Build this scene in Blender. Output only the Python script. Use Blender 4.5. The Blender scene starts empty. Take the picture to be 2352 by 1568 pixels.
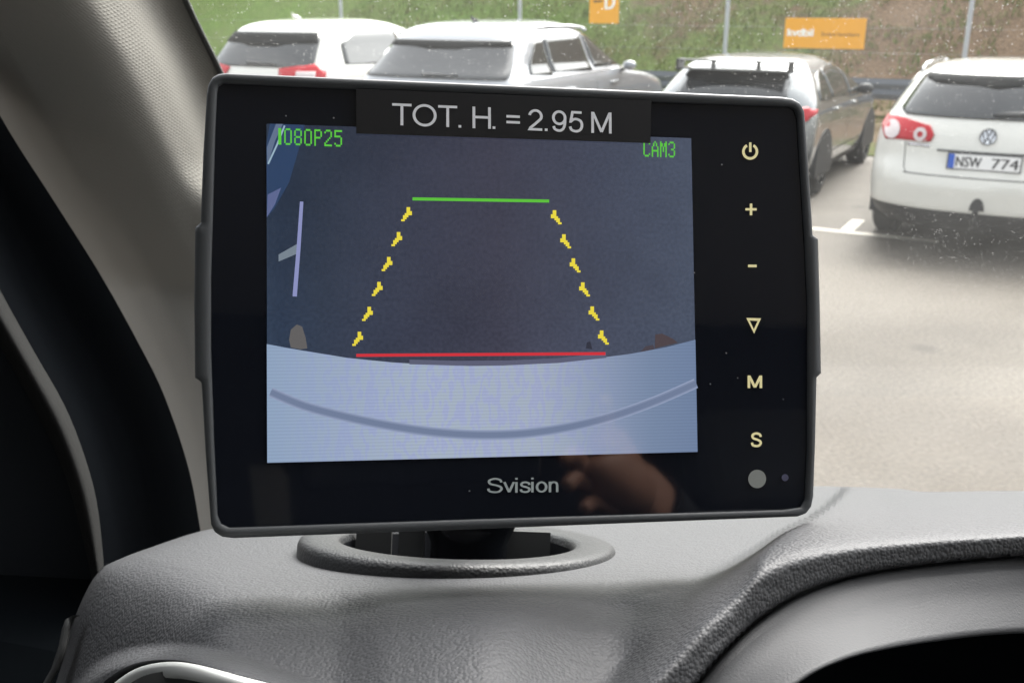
import bpy, bmesh, math, random
from mathutils import Vector, Matrix, noise
R = math.radians
random.seed(7)
C = bpy.context.scene.collection
scene = bpy.context.scene

# ------------------------------------------------------------------ camera
FPX = 2300.0                      # focal length in pixels of a 2352 px wide picture
PITCH = R(18.8)
CAMZ = 2.0
cam_d = bpy.data.cameras.new("camera"); cam = bpy.data.objects.new("camera", cam_d); C.objects.link(cam)
cam.location = (0, 0, CAMZ); cam.rotation_euler = (R(90) - PITCH, 0, 0)
cam_d.sensor_width = 36; cam_d.lens = FPX / 2352 * 36
cam_d.clip_start = 0.01; cam_d.clip_end = 500
cam_d.dof.use_dof = True; cam_d.dof.focus_distance = 0.30; cam_d.dof.aperture_fstop = 34
scene.camera = cam
# ------------------------------------------------------------------ light
SUN_EL, SUN_AZ = 50, 28           # azimuth from +Y towards +X
EXPO = 2.1
w = bpy.data.worlds.new("World"); scene.world = w; w.use_nodes = True
nt = w.node_tree; bg = nt.nodes["Background"]
sky = nt.nodes.new("ShaderNodeTexSky"); sky.sky_type = 'NISHITA'; sky.sun_disc = False
sky.sun_elevation = R(SUN_EL); sky.sun_rotation = R(SUN_AZ)
sky.air_density = 1.2; sky.dust_density = 6.0; sky.ozone_density = 1.0
hs = nt.nodes.new("ShaderNodeHueSaturation"); hs.inputs['Saturation'].default_value = 0.2
nt.links.new(sky.outputs[0], hs.inputs['Color']); nt.links.new(hs.outputs[0], bg.inputs[0])
bg.inputs[1].default_value = 0.15
sl = bpy.data.lights.new("sun", 'SUN'); so = bpy.data.objects.new("sun", sl); C.objects.link(so)
sl.energy = .6; sl.angle = R(45); sl.color = (1.0, 0.96, 0.9)
sd = Vector((math.sin(R(SUN_AZ)) * math.cos(R(SUN_EL)), math.cos(R(SUN_AZ)) * math.cos(R(SUN_EL)), math.sin(R(SUN_EL))))
so.rotation_euler = sd.to_track_quat('Z', 'Y').to_euler(); so.location = (0, 0, 30)
scene.view_settings.view_transform = 'Standard'; scene.view_settings.look = 'None'
scene.view_settings.exposure = EXPO; scene.view_settings.gamma = 1
scene.cycles.use_denoising = True
scene.cycles.max_bounces = 8; scene.cycles.transparent_max_bounces = 12
scene.cycles.sample_clamp_indirect = 6

# ------------------------------------------------------------------ helpers
SP, CP = math.sin(PITCH), math.cos(PITCH)
def cam2w(x, y, z):               # camera space (right, up, forward) -> world
    return Vector((x, z * CP + y * SP, CAMZ - z * SP + y * CP))
def P(px, py, Z):
    return cam2w((px - 1176) / FPX * Z, -(py - 784) / FPX * Z, Z)
def srgb(r, g=None, b=None):
    if g is None: g = b = r
    f = lambda c: (c/255/12.92) if c/255 <= 0.04045 else ((c/255+0.055)/1.055)**2.4
    return (f(r), f(g), f(b), 1)
def lerp(a, b, t): return a + (b - a) * t
def sm(t): t = max(0, min(1, t)); return t*t*(3-2*t)
def interp(tab, x):
    if x <= tab[0][0]: return tab[0][1]
    for (x0, y0), (x1, y1) in zip(tab, tab[1:]):
        if x <= x1: return y0 + (y1-y0)*(x-x0)/(x1-x0)
    return tab[-1][1]
def cr(tab, x):                   # smooth (monotone cubic) table lookup
    n = len(tab)
    if x <= tab[0][0]: return tab[0][1]
    if x >= tab[-1][0]: return tab[-1][1]
    d = [(tab[i+1][1]-tab[i][1])/(tab[i+1][0]-tab[i][0]) for i in range(n-1)]
    m = [d[0]] + [0 if d[i-1]*d[i] <= 0 else 2*d[i-1]*d[i]/(d[i-1]+d[i]) for i in range(1, n-1)] + [d[-1]]
    for i in range(n-1):
        if x <= tab[i+1][0]:
            h = tab[i+1][0]-tab[i][0]; t = (x-tab[i][0])/h
            return ((2*t**3-3*t**2+1)*tab[i][1] + (t**3-2*t**2+t)*h*m[i] + (-2*t**3+3*t**2)*tab[i+1][1] + (t**3-t**2)*h*m[i+1])
def catmull(pts, n, closed=False):
    out = []; L = len(pts); pts = [Vector(p) for p in pts]
    segs = L if closed else L-1
    for i in range(segs):
        if closed: p0, p1, p2, p3 = pts[(i-1) % L], pts[i], pts[(i+1) % L], pts[(i+2) % L]
        else: p0, p1, p2, p3 = pts[max(i-1, 0)], pts[i], pts[i+1], pts[min(i+2, L-1)]
        for k in range(n):
            t = k/n
            out.append(0.5*((2*p1) + (p2-p0)*t + (2*p0-5*p1+4*p2-p3)*t*t + (3*p1-p0-3*p2+p3)*t**3))
    if not closed: out.append(pts[-1])
    return out
ROOT = {}
def thing(name, label, cat, loc=(0, 0, 0), rot=None, group=None, kind=None):
    o = bpy.data.objects.new(name, None); C.objects.link(o)
    M = Matrix.Translation(Vector(loc)) @ (rot.to_4x4() if rot else Matrix())
    o.matrix_world = M; o.empty_display_size = 0.1
    ROOT[o.name] = M; tag(o, label, cat, group, kind); return o
def tag(o, label=None, cat=None, group=None, kind=None):
    if label: o['label'] = label
    if cat: o['category'] = cat
    if group: o['group'] = group
    if kind: o['kind'] = kind
    return o
def obj(name, verts, faces, mat, parent=None, smooth=True, local=False, uvs=None, mids=None):
    me = bpy.data.meshes.new(name)
    verts = [Vector(v) for v in verts]
    if parent is not None:
        M = ROOT[parent.name]
        if not local:
            Mi = M.inverted(); verts = [Mi @ v for v in verts]
    else:
        xs = [v.x for v in verts]; ys = [v.y for v in verts]; zs = [v.z for v in verts]
        M = Matrix.Translation(Vector(((min(xs)+max(xs))/2, (min(ys)+max(ys))/2, min(zs)))); Mi = M.inverted()
        verts = [Mi @ v for v in verts]
    me.from_pydata(verts, [], faces)
    for m in (mat if isinstance(mat, list) else [mat]): me.materials.append(m)
    if mids:
        for p, i in zip(me.polygons, mids): p.material_index = i
    if smooth:
        for p in me.polygons: p.use_smooth = True
    me.validate()
    o = bpy.data.objects.new(name, me); C.objects.link(o)
    if parent is not None: o.parent = parent
    else: o.matrix_world = M
    ROOT[o.name] = M
    return o
def grid_faces(nu, nv, flip=False, wrapu=False):
    f = []
    for j in range(nv-1):
        for i in range(nu if wrapu else nu-1):
            a = j*nu+i; b = j*nu+(i+1) % nu; c = (j+1)*nu+(i+1) % nu; d = (j+1)*nu+i
            f.append((a, d, c, b) if flip else (a, b, c, d))
    return f
def boxv(c, s, rot=None):
    c = Vector(c); v = []
    for dx in (-.5, .5):
        for dy in (-.5, .5):
            for dz in (-.5, .5):
                p = Vector((dx*s[0], dy*s[1], dz*s[2]))
                if rot: p = rot @ p
                v.append(c+p)
    return v, [(0, 1, 3, 2), (4, 6, 7, 5), (0, 4, 5, 1), (2, 3, 7, 6), (0, 2, 6, 4), (1, 5, 7, 3)]
def bevel(o, wd, seg=2):
    m = o.modifiers.new('bevel', 'BEVEL'); m.width = wd; m.segments = seg; m.limit_method = 'ANGLE'; m.angle_limit = R(40)
    return o
def joinvf(parts):
    V = []; F = []
    for v, f in parts:
        k = len(V); V += list(v); F += [tuple(i+k for i in q) for q in f]
    return V, F
def tube(pts, r, n=10, closed=False, cap=True):
    pts = [Vector(p) for p in pts]; V = []; L = len(pts)
    for i, p in enumerate(pts):
        if closed: t = (pts[(i+1) % L]-pts[i-1]).normalized()
        else: t = (pts[min(i+1, L-1)]-pts[max(i-1, 0)]).normalized()
        a = t.cross(Vector((0.013, 0.02, 1)) if abs(t.z) < .9 else Vector((1, 0.02, 0.01))).normalized(); b = t.cross(a)
        rr = r[i] if isinstance(r, (list, tuple)) else r
        for k in range(n):
            th = 2*math.pi*k/n; V.append(p + a*math.cos(th)*rr + b*math.sin(th)*rr)
    F = grid_faces(n, L, wrapu=True)
    if closed: F += [((L-1)*n+i, (L-1)*n+(i+1) % n, (i+1) % n, i) for i in range(n)]
    elif cap: F += [tuple(range(n)), tuple(reversed(range((L-1)*n, L*n)))]
    return V, F

# ------------------------------------------------------------------ materials
def mat(name, col, rough=.6, metal=0., spec=.5, bump=None, noisecol=None, emit=None, estr=0, coat=0):
    """bump=(scale, distance, kind); noisecol=(col2, scale)"""
    m = bpy.data.materials.new(name); m.use_nodes = True; t = m.node_tree; b = t.nodes['Principled BSDF']
    b.inputs['Base Color'].default_value = col; b.inputs['Roughness'].default_value = rough
    b.inputs['Metallic'].default_value = metal; b.inputs['Specular IOR Level'].default_value = spec
    if coat: b.inputs['Coat Weight'].default_value = coat; b.inputs['Coat Roughness'].default_value = .04
    tc = t.nodes.new('ShaderNodeTexCoord')
    if noisecol:
        n = t.nodes.new('ShaderNodeTexNoise'); n.inputs['Scale'].default_value = noisecol[1]; n.inputs['Detail'].default_value = 6
        n.inputs['Roughness'].default_value = .6
        t.links.new(tc.outputs['Object'], n.inputs['Vector'])
        mp = t.nodes.new('ShaderNodeMapRange'); mp.inputs[1].default_value = .35; mp.inputs[2].default_value = .65
        t.links.new(n.outputs[0], mp.inputs[0])
        mx = t.nodes.new('ShaderNodeMix'); mx.data_type = 'RGBA'
        mx.inputs[6].default_value = col; mx.inputs[7].default_value = noisecol[0]
        t.links.new(mp.outputs[0], mx.inputs[0]); t.links.new(mx.outputs[2], b.inputs['Base Color'])
    if bump:
        if bump[2] == 'voronoi':
            n = t.nodes.new('ShaderNodeTexVoronoi'); n.feature = 'F1'; n.inputs['Scale'].default_value = bump[0]
            n.inputs['Randomness'].default_value = .9; out = n.outputs['Distance']
            nn = t.nodes.new('ShaderNodeTexNoise'); nn.inputs['Scale'].default_value = bump[0]*.35; nn.inputs['Detail'].default_value = 2
            t.links.new(tc.outputs['Object'], nn.inputs['Vector'])
            ad = t.nodes.new('ShaderNodeMath'); ad.operation = 'MULTIPLY_ADD'
            t.links.new(nn.outputs[0], ad.inputs[0]); ad.inputs[1].default_value = 1.6
            t.links.new(out, ad.inputs[2]); hout = ad.outputs[0]
        else:
            n = t.nodes.new('ShaderNodeTexNoise'); n.inputs['Scale'].default_value = bump[0]; n.inputs['Detail'].default_value = 5
            hout = n.outputs[0]
        t.links.new(tc.outputs['Object'], n.inputs['Vector'])
        bp = t.nodes.new('ShaderNodeBump'); bp.inputs['Distance'].default_value = bump[1]; bp.inputs['Strength'].default_value = 1
        if bump[2] == 'voronoi': bp.invert = True
        t.links.new(hout, bp.inputs['Height']); t.links.new(bp.outputs[0], b.inputs['Normal'])
    if emit:
        b.inputs['Emission Color'].default_value = emit; b.inputs['Emission Strength'].default_value = estr
    return m
EK = 2 ** (-EXPO)
def lit(name, r, g, b_, rough=.07):       # a lit screen element: colour as displayed
    return mat(name, (0.004, .004, .004, 1), rough=rough, emit=srgb(r, g, b_), estr=EK)

M = {}
M['leather'] = mat('dash_grained_plastic', (.056, .058, .062, 1), .58, spec=.45, bump=(950, .00022, 'voronoi'))
M['smooth_dash'] = mat('binnacle_plastic', (.042, .044, .047, 1), .6, spec=.35, bump=(1400, .00012, 'noise'))
M['ring'] = mat('ring_grained_plastic', (.034, .036, .038, 1), .5, spec=.45, bump=(900, .00018, 'voronoi'))
M['black'] = mat('black_plastic', (.008, .009, .012, 1), .45, bump=(900, .0001, 'noise'))
M['void'] = mat('matt_black_recess', (.004, .005, .006, 1), 1, spec=0)
M['gloss_black'] = mat('gloss_black_plastic', (.008, .009, .011, 1), .13)
M['bezel'] = mat('monitor_housing_plastic', (.06, .065, .069, 1), .42, bump=(2500, .00005, 'noise'))
M['dark_grey'] = mat('dark_grey_plastic', (.05, .052, .052, 1), .5)
M['seal'] = mat('door_seal_rubber', (.015, .018, .022, 1), .85, spec=.2)
M['door_trim'] = mat('door_trim', (.02, .02, .0195, 1), .9, spec=.12, bump=(500, .0003, 'noise'))
M['white_ring'] = mat('vent_chrome_ring', (.78, .80, .78, 1), .3, metal=.3)
M['cream'] = mat('button_cream_glow_print', (.75, .70, .45, 1), .5, emit=srgb(170, 160, 105), estr=EK*.7)  # unlit print, given a faint glow to brighten it
M['grey_glow_print'] = mat('logo_grey_glow_print', (.35, .38, .38, 1), .5, emit=srgb(95, 105, 103), estr=EK*.5)  # printed logo brightened by an added glow
M['white_print'] = mat('label_white_print', (.93, .95, .98, 1), .5)
M['label'] = mat('label_tape', (.010, .010, .011, 1), .6, spec=.35, bump=(500, .00004, 'noise'))
M['headliner'] = mat('headliner_cloth', (.72, .70, .66, 1), .9)
M['seat_cloth'] = mat('seat_cloth', (.16, .165, .165, 1), .9)
M['cab_dark'] = mat('cab_trim_dark', (.035, .038, .04, 1), .8)

# cloth of the pillar trim: fine woven ribs
def cloth():
    m = mat('pillar_cloth', (.285, .272, .245, 1), .92, spec=.2); t = m.node_tree; b = t.nodes['Principled BSDF']
    tc = [n for n in t.nodes if n.type == 'TEX_COORD'][0]
    mp = t.nodes.new('ShaderNodeMapping'); mp.inputs['Rotation'].default_value = (R(20), R(35), R(25))
    wv = t.nodes.new('ShaderNodeTexWave'); wv.wave_type = 'BANDS'; wv.inputs['Scale'].default_value = 230
    wv.inputs['Distortion'].default_value = .8; wv.inputs['Detail'].default_value = 2; wv.inputs['Detail Scale'].default_value = 3
    t.links.new(tc.outputs['Object'], mp.inputs[0]); t.links.new(mp.outputs[0], wv.inputs['Vector'])
    ns = t.nodes.new('ShaderNodeTexNoise'); ns.inputs['Scale'].default_value = 700; t.links.new(tc.outputs['Object'], ns.inputs['Vector'])
    ad = t.nodes.new('ShaderNodeMath'); ad.operation = 'MULTIPLY_ADD'; ad.inputs[1].default_value = .8
    mp2 = t.nodes.new('ShaderNodeMapping'); mp2.inputs['Rotation'].default_value = (R(-50), R(20), R(-40))
    w2_ = t.nodes.new('ShaderNodeTexWave'); w2_.inputs['Scale'].default_value = 210; w2_.inputs['Distortion'].default_value = 1
    t.links.new(tc.outputs['Object'], mp2.inputs[0]); t.links.new(mp2.outputs[0], w2_.inputs['Vector'])
    mm = t.nodes.new('ShaderNodeMath'); mm.operation = 'MULTIPLY'; t.links.new(wv.outputs[1], mm.inputs[0]); t.links.new(w2_.outputs[1], mm.inputs[1])
    t.links.new(ns.outputs[0], ad.inputs[0]); t.links.new(mm.outputs[0], ad.inputs[2])
    bp = t.nodes.new('ShaderNodeBump'); bp.inputs['Distance'].default_value = .00022; t.links.new(ad.outputs[0], bp.inputs['Height'])
    t.links.new(bp.outputs[0], b.inputs['Normal']); return m
M['cloth'] = cloth()

def glasspanel():
    m = mat('monitor_front_glass', (.010, .012, .018, 1), .04, spec=.55); t = m.node_tree; b = t.nodes['Principled BSDF']
    tc = [n for n in t.nodes if n.type == 'TEX_COORD'][0]
    v = t.nodes.new('ShaderNodeTexVoronoi'); v.inputs['Scale'].default_value = 210
    t.links.new(tc.outputs['Object'], v.inputs['Vector'])
    lt = t.nodes.new('ShaderNodeMath'); lt.operation = 'LESS_THAN'; lt.inputs[1].default_value = .055
    t.links.new(v.outputs['Distance'], lt.inputs[0])
    sp = t.nodes.new('ShaderNodeSeparateColor'); t.links.new(v.outputs['Color'], sp.inputs[0])
    g = t.nodes.new('ShaderNodeMath'); g.operation = 'GREATER_THAN'; g.inputs[1].default_value = .72; t.links.new(sp.outputs[0], g.inputs[0])
    mu = t.nodes.new('ShaderNodeMath'); mu.operation = 'MULTIPLY'; t.links.new(lt.outputs[0], mu.inputs[0]); t.links.new(g.outputs[0], mu.inputs[1])
    mx = t.nodes.new('ShaderNodeMix'); mx.data_type = 'RGBA'; mx.inputs[6].default_value = (.010, .012, .018, 1); mx.inputs[7].default_value = (.3, .3, .3, 1)
    t.links.new(mu.outputs[0], mx.inputs[0]); t.links.new(mx.outputs[2], b.inputs['Base Color'])
    return m
M['glasspanel'] = glasspanel()

def asphalt():
    m = mat('asphalt', (.20, .18, .16, 1), .75, spec=.3); t = m.node_tree; b = t.nodes['Principled BSDF']
    tc = [n for n in t.nodes if n.type == 'TEX_COORD'][0]
    n1 = t.nodes.new('ShaderNodeTexNoise'); n1.inputs['Scale'].default_value = .55; n1.inputs['Detail'].default_value = 8
    n2 = t.nodes.new('ShaderNodeTexNoise'); n2.inputs['Scale'].default_value = 45; n2.inputs['Detail'].default_value = 4
    for n in (n1, n2): t.links.new(tc.outputs['Object'], n.inputs['Vector'])
    cr1 = t.nodes.new('ShaderNodeValToRGB'); cr1.color_ramp.elements[0].position = .38; cr1.color_ramp.elements[1].position = .6
    cr1.color_ramp.elements[0].color = (.080, .069, .057, 1); cr1.color_ramp.elements[1].color = (.118, .103, .086, 1)
    t.links.new(n1.outputs[0], cr1.inputs[0])
    mx = t.nodes.new('ShaderNodeMix'); mx.data_type = 'RGBA'; mx.blend_type = 'OVERLAY'; mx.inputs[0].default_value = .65
    t.links.new(cr1.outputs[0], mx.inputs[6]); t.links.new(n2.outputs[0], mx.inputs[7]); t.links.new(mx.outputs[2], b.inputs['Base Color'])
    vs = t.nodes.new('ShaderNodeTexVoronoi'); vs.inputs['Scale'].default_value = .9; t.links.new(tc.outputs['Object'], vs.inputs['Vector'])
    ms = t.nodes.new('ShaderNodeMapRange'); ms.inputs[1].default_value = .03; ms.inputs[2].default_value = .11; ms.inputs[3].default_value = .55; ms.inputs[4].default_value = 1
    t.links.new(vs.outputs['Distance'], ms.inputs[0])
    m2 = t.nodes.new('ShaderNodeVectorMath'); m2.operation = 'SCALE'; t.links.new(mx.outputs[2], m2.inputs[0]); t.links.new(ms.outputs[0], m2.inputs['Scale']); t.links.new(m2.outputs[0], b.inputs['Base Color'])
    bp = t.nodes.new('ShaderNodeBump'); bp.inputs['Distance'].default_value = .006; t.links.new(n2.outputs[0], bp.inputs['Height']); t.links.new(bp.outputs[0], b.inputs['Normal'])
    return m
M['asphalt'] = asphalt()
M['paint_line'] = mat('road_paint', (.46, .43, .36, 1), .7, noisecol=((.26, .24, .20, 1), 7))
def hillmat():
    m = mat('grass_bank', (.1, .15, .04, 1), .9, spec=.1); t = m.node_tree; b = t.nodes['Principled BSDF']
    tc = [n for n in t.nodes if n.type == 'TEX_COORD'][0]
    geo = t.nodes.new('ShaderNodeNewGeometry')
    n1 = t.nodes.new('ShaderNodeTexNoise'); n1.inputs['Scale'].default_value = .35; n1.inputs['Detail'].default_value = 5
    n2 = t.nodes.new('ShaderNodeTexNoise'); n2.inputs['Scale'].default_value = 2.6; n2.inputs['Detail'].default_value = 9; n2.inputs['Roughness'].default_value = .68
    for n in (n1, n2): t.links.new(geo.outputs['Position'], n.inputs['Vector'])
    sx = t.nodes.new('ShaderNodeSeparateXYZ'); t.links.new(geo.outputs['Position'], sx.inputs[0])
    mr = t.nodes.new('ShaderNodeMapRange'); mr.inputs[1].default_value = -1.0; mr.inputs[2].default_value = 8.5; mr.inputs[3].default_value = -.30; mr.inputs[4].default_value = .22
    t.links.new(sx.outputs[0], mr.inputs[0])
    a = t.nodes.new('ShaderNodeMath'); a.operation = 'ADD'; t.links.new(mr.outputs[0], a.inputs[0]); t.links.new(n1.outputs[0], a.inputs[1])
    a2 = t.nodes.new('ShaderNodeMath'); a2.operation = 'MULTIPLY_ADD'; a2.inputs[1].default_value = .75; t.links.new(n2.outputs[0], a2.inputs[0]); t.links.new(a.outputs[0], a2.inputs[2])
    rp = t.nodes.new('ShaderNodeValToRGB'); e = rp.color_ramp.elements
    e[0].position = .50; e[0].color = (.080, .135, .022, 1); e[1].position = 1.10; e[1].color = (.135, .088, .052, 1)
    x = e.new(.80); x.color = (.092, .118, .033, 1); x = e.new(.92); x.color = (.105, .086, .045, 1)
    t.links.new(a2.outputs[0], rp.inputs[0])
    n3 = t.nodes.new('ShaderNodeTexNoise'); n3.inputs['Scale'].default_value = 14; n3.inputs['Detail'].default_value = 6; n3.inputs['Roughness'].default_value = .7
    t.links.new(geo.outputs['Position'], n3.inputs['Vector'])
    mp = t.nodes.new('ShaderNodeMapRange'); mp.inputs[1].default_value = .3; mp.inputs[2].default_value = .7; mp.inputs[3].default_value = .55; mp.inputs[4].default_value = 1.35
    t.links.new(n3.outputs[0], mp.inputs[0])
    mx = t.nodes.new('ShaderNodeMix'); mx.data_type = 'RGBA'; mx.blend_type = 'MULTIPLY'; mx.inputs[0].default_value = 1
    t.links.new(rp.outputs[0], mx.inputs[6]); t.links.new(mp.outputs[0], mx.inputs[7]); t.links.new(mx.outputs[2], b.inputs['Base Color'])
    bp = t.nodes.new('ShaderNodeBump'); bp.inputs['Distance'].default_value = .08; t.links.new(n3.outputs[0], bp.inputs['Height']); t.links.new(bp.outputs[0], b.inputs['Normal'])
    return m
M['hill'] = hillmat()

def windscreenmat():
    m = bpy.data.materials.new('windscreen_glass'); m.use_nodes = True; t = m.node_tree; t.nodes.clear()
    out = t.nodes.new('ShaderNodeOutputMaterial'); tr = t.nodes.new('ShaderNodeBsdfTransparent'); tr.inputs[0].default_value = (.95, .97, .955, 1)
    gl = t.nodes.new('ShaderNodeBsdfGlossy'); gl.inputs['Roughness'].default_value = .03
    lw = t.nodes.new('ShaderNodeLayerWeight'); pw = t.nodes.new('ShaderNodeMath'); pw.operation = 'POWER'; pw.inputs[1].default_value = 5
    t.links.new(lw.outputs['Facing'], pw.inputs[0])
    fr = t.nodes.new('ShaderNodeMath'); fr.operation = 'MULTIPLY_ADD'; fr.inputs[1].default_value = 1.2; fr.inputs[2].default_value = .04; fr.use_clamp = True
    t.links.new(pw.outputs[0], fr.inputs[0])
    m1 = t.nodes.new('ShaderNodeMixShader'); t.links.new(fr.outputs[0], m1.inputs[0]); t.links.new(tr.outputs[0], m1.inputs[1]); t.links.new(gl.outputs[0], m1.inputs[2])
    df = t.nodes.new('ShaderNodeBsdfTranslucent'); df.inputs[0].default_value = (.85, .85, .82, 1)
    dd = t.nodes.new('ShaderNodeBsdfDiffuse'); dd.inputs[0].default_value = (.8, .8, .78, 1)
    ds = t.nodes.new('ShaderNodeMixShader'); ds.inputs[0].default_value = .3; t.links.new(df.outputs[0], ds.inputs[1]); t.links.new(dd.outputs[0], ds.inputs[2])
    tc = t.nodes.new('ShaderNodeTexCoord')
    # dust and dried drops: sparse small spots, denser in some patches
    def spots(scale, rad, keep):
        v = t.nodes.new('ShaderNodeTexVoronoi'); v.inputs['Scale'].default_value = scale; t.links.new(tc.outputs['Object'], v.inputs['Vector'])
        sp = t.nodes.new('ShaderNodeSeparateColor'); t.links.new(v.outputs['Color'], sp.inputs[0])
        sz = t.nodes.new('ShaderNodeMath'); sz.operation = 'MULTIPLY'; sz.inputs[1].default_value = rad; t.links.new(sp.outputs[1], sz.inputs[0])
        l = t.nodes.new('ShaderNodeMath'); l.operation = 'LESS_THAN'; t.links.new(v.outputs['Distance'], l.inputs[0]); t.links.new(sz.outputs[0], l.inputs[1])
        g = t.nodes.new('ShaderNodeMath'); g.operation = 'GREATER_THAN'; g.inputs[1].default_value = keep; t.links.new(sp.outputs[0], g.inputs[0])
        q = t.nodes.new('ShaderNodeMath'); q.operation = 'MULTIPLY'; t.links.new(l.outputs[0], q.inputs[0]); t.links.new(g.outputs[0], q.inputs[1]); return q
    q1 = spots(520, .24, .45); q2 = spots(190, .10, .68)
    sm_ = t.nodes.new('ShaderNodeMath'); sm_.operation = 'MAXIMUM'; t.links.new(q1.outputs[0], sm_.inputs[0]); t.links.new(q2.outputs[0], sm_.inputs[1])
    ns = t.nodes.new('ShaderNodeTexNoise'); ns.inputs['Scale'].default_value = 7; ns.inputs['Detail'].default_value = 3; t.links.new(tc.outputs['Object'], ns.inputs['Vector'])
    mr = t.nodes.new('ShaderNodeMapRange'); mr.inputs[1].default_value = .3; mr.inputs[2].default_value = .7; mr.inputs[3].default_value = .006; mr.inputs[4].default_value = .03
    t.links.new(ns.outputs[0], mr.inputs[0])
    s2 = t.nodes.new('ShaderNodeMath'); s2.operation = 'MULTIPLY_ADD'; s2.inputs[1].default_value = .24; t.links.new(sm_.outputs[0], s2.inputs[0]); t.links.new(mr.outputs[0], s2.inputs[2])
    m2 = t.nodes.new('ShaderNodeMixShader'); t.links.new(s2.outputs[0], m2.inputs[0]); t.links.new(m1.outputs[0], m2.inputs[1]); t.links.new(ds.outputs[0], m2.inputs[2])
    t.links.new(m2.outputs[0], out.inputs[0]); return m
M['windscreen'] = windscreenmat()
M['galv'] = mat('galvanised_steel', (.42, .44, .47, 1), .5, metal=.3)
M['rail'] = mat('guardrail_steel', (.10, .11, .13, 1), .6)
M['orange'] = mat('orange_sign_face', (.82, .37, .025, 1), .6, spec=.2)
M['sign_white'] = mat('sign_white', (.9, .88, .85, 1), .5)
M['sign_dark'] = mat('sign_dark', (.12, .07, .02, 1), .6)
M['car_white'] = mat('white_car_paint', (.60, .59, .545, 1), .32, coat=1)
M['car_silver'] = mat('silver_car_paint', (.27, .28, .30, 1), .35, metal=.35, coat=1)
M['car_grey'] = mat('grey_car_paint', (.22, .23, .235, 1), .25, metal=.5, coat=1)
M['car_glass'] = mat('car_window_glass', (.018, .02, .023, 1), .07, spec=.8)
M['tint'] = mat('car_side_glass', (.02, .024, .024, 1), .05, spec=1.0)
M['tyre'] = mat('tyre_rubber', (.015, .015, .015, 1), .85)
M['rim'] = mat('alloy_rim', (.4, .4, .42, 1), .35, metal=.8)
M['plastic'] = mat('car_black_plastic', (.014, .015, .017, 1), .6)
M['band'] = mat('window_shade_black', (.006, .007, .008, 1), .8, spec=.1)  # matt black standing in for the dark reflection along rear glass tops
M['red'] = mat('red_lamp_lens', (.40, .008, .018, 1), .3, spec=.3)
M['clear'] = mat('clear_lamp_lens', (.5, .44, .44, 1), .3)
M['chrome'] = mat('chrome', (.55, .56, .58, 1), .2, metal=1)
M['plate_white'] = mat('plate_white', (.8, .8, .8, 1), .5)
M['plate_blue'] = mat('plate_blue', (.02, .10, .50, 1), .5)
M['plate_black'] = mat('plate_black', (.03, .03, .035, 1), .5)

# text helper: returns verts (2D, unit: x from 0..w) and faces of a filled text
def textmesh(s):
    cu = bpy.data.curves.new('t', 'FONT'); cu.body = s; cu.size = 1; cu.resolution_u = 3
    o = bpy.data.objects.new('t', cu); C.objects.link(o)
    dg = bpy.context.evaluated_depsgraph_get(); me = bpy.data.meshes.new_from_object(o.evaluated_get(dg))
    V = [Vector(v.co) for v in me.vertices]; F = [tuple(p.vertices) for p in me.polygons]
    bpy.data.objects.remove(o); bpy.data.curves.remove(cu); bpy.data.meshes.remove(me)
    x0 = min(v.x for v in V); x1 = max(v.x for v in V)
    y1 = max(v.y for v in V)
    return [((v.x-x0)/(x1-x0), v.y) for v in V], F
CAPH = 0.70
def text_on(name, s, A, X, Y, mt, parent, bold=0):
    """A: world origin (baseline left); X: full-width vector; Y: cap height vector"""
    V, F = textmesh(s); A, X, Y = Vector(A), Vector(X), Vector(Y)
    return obj(name, [A + X*x + Y*(y/CAPH) for x, y in V], F, mt, parent, smooth=False)

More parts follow.
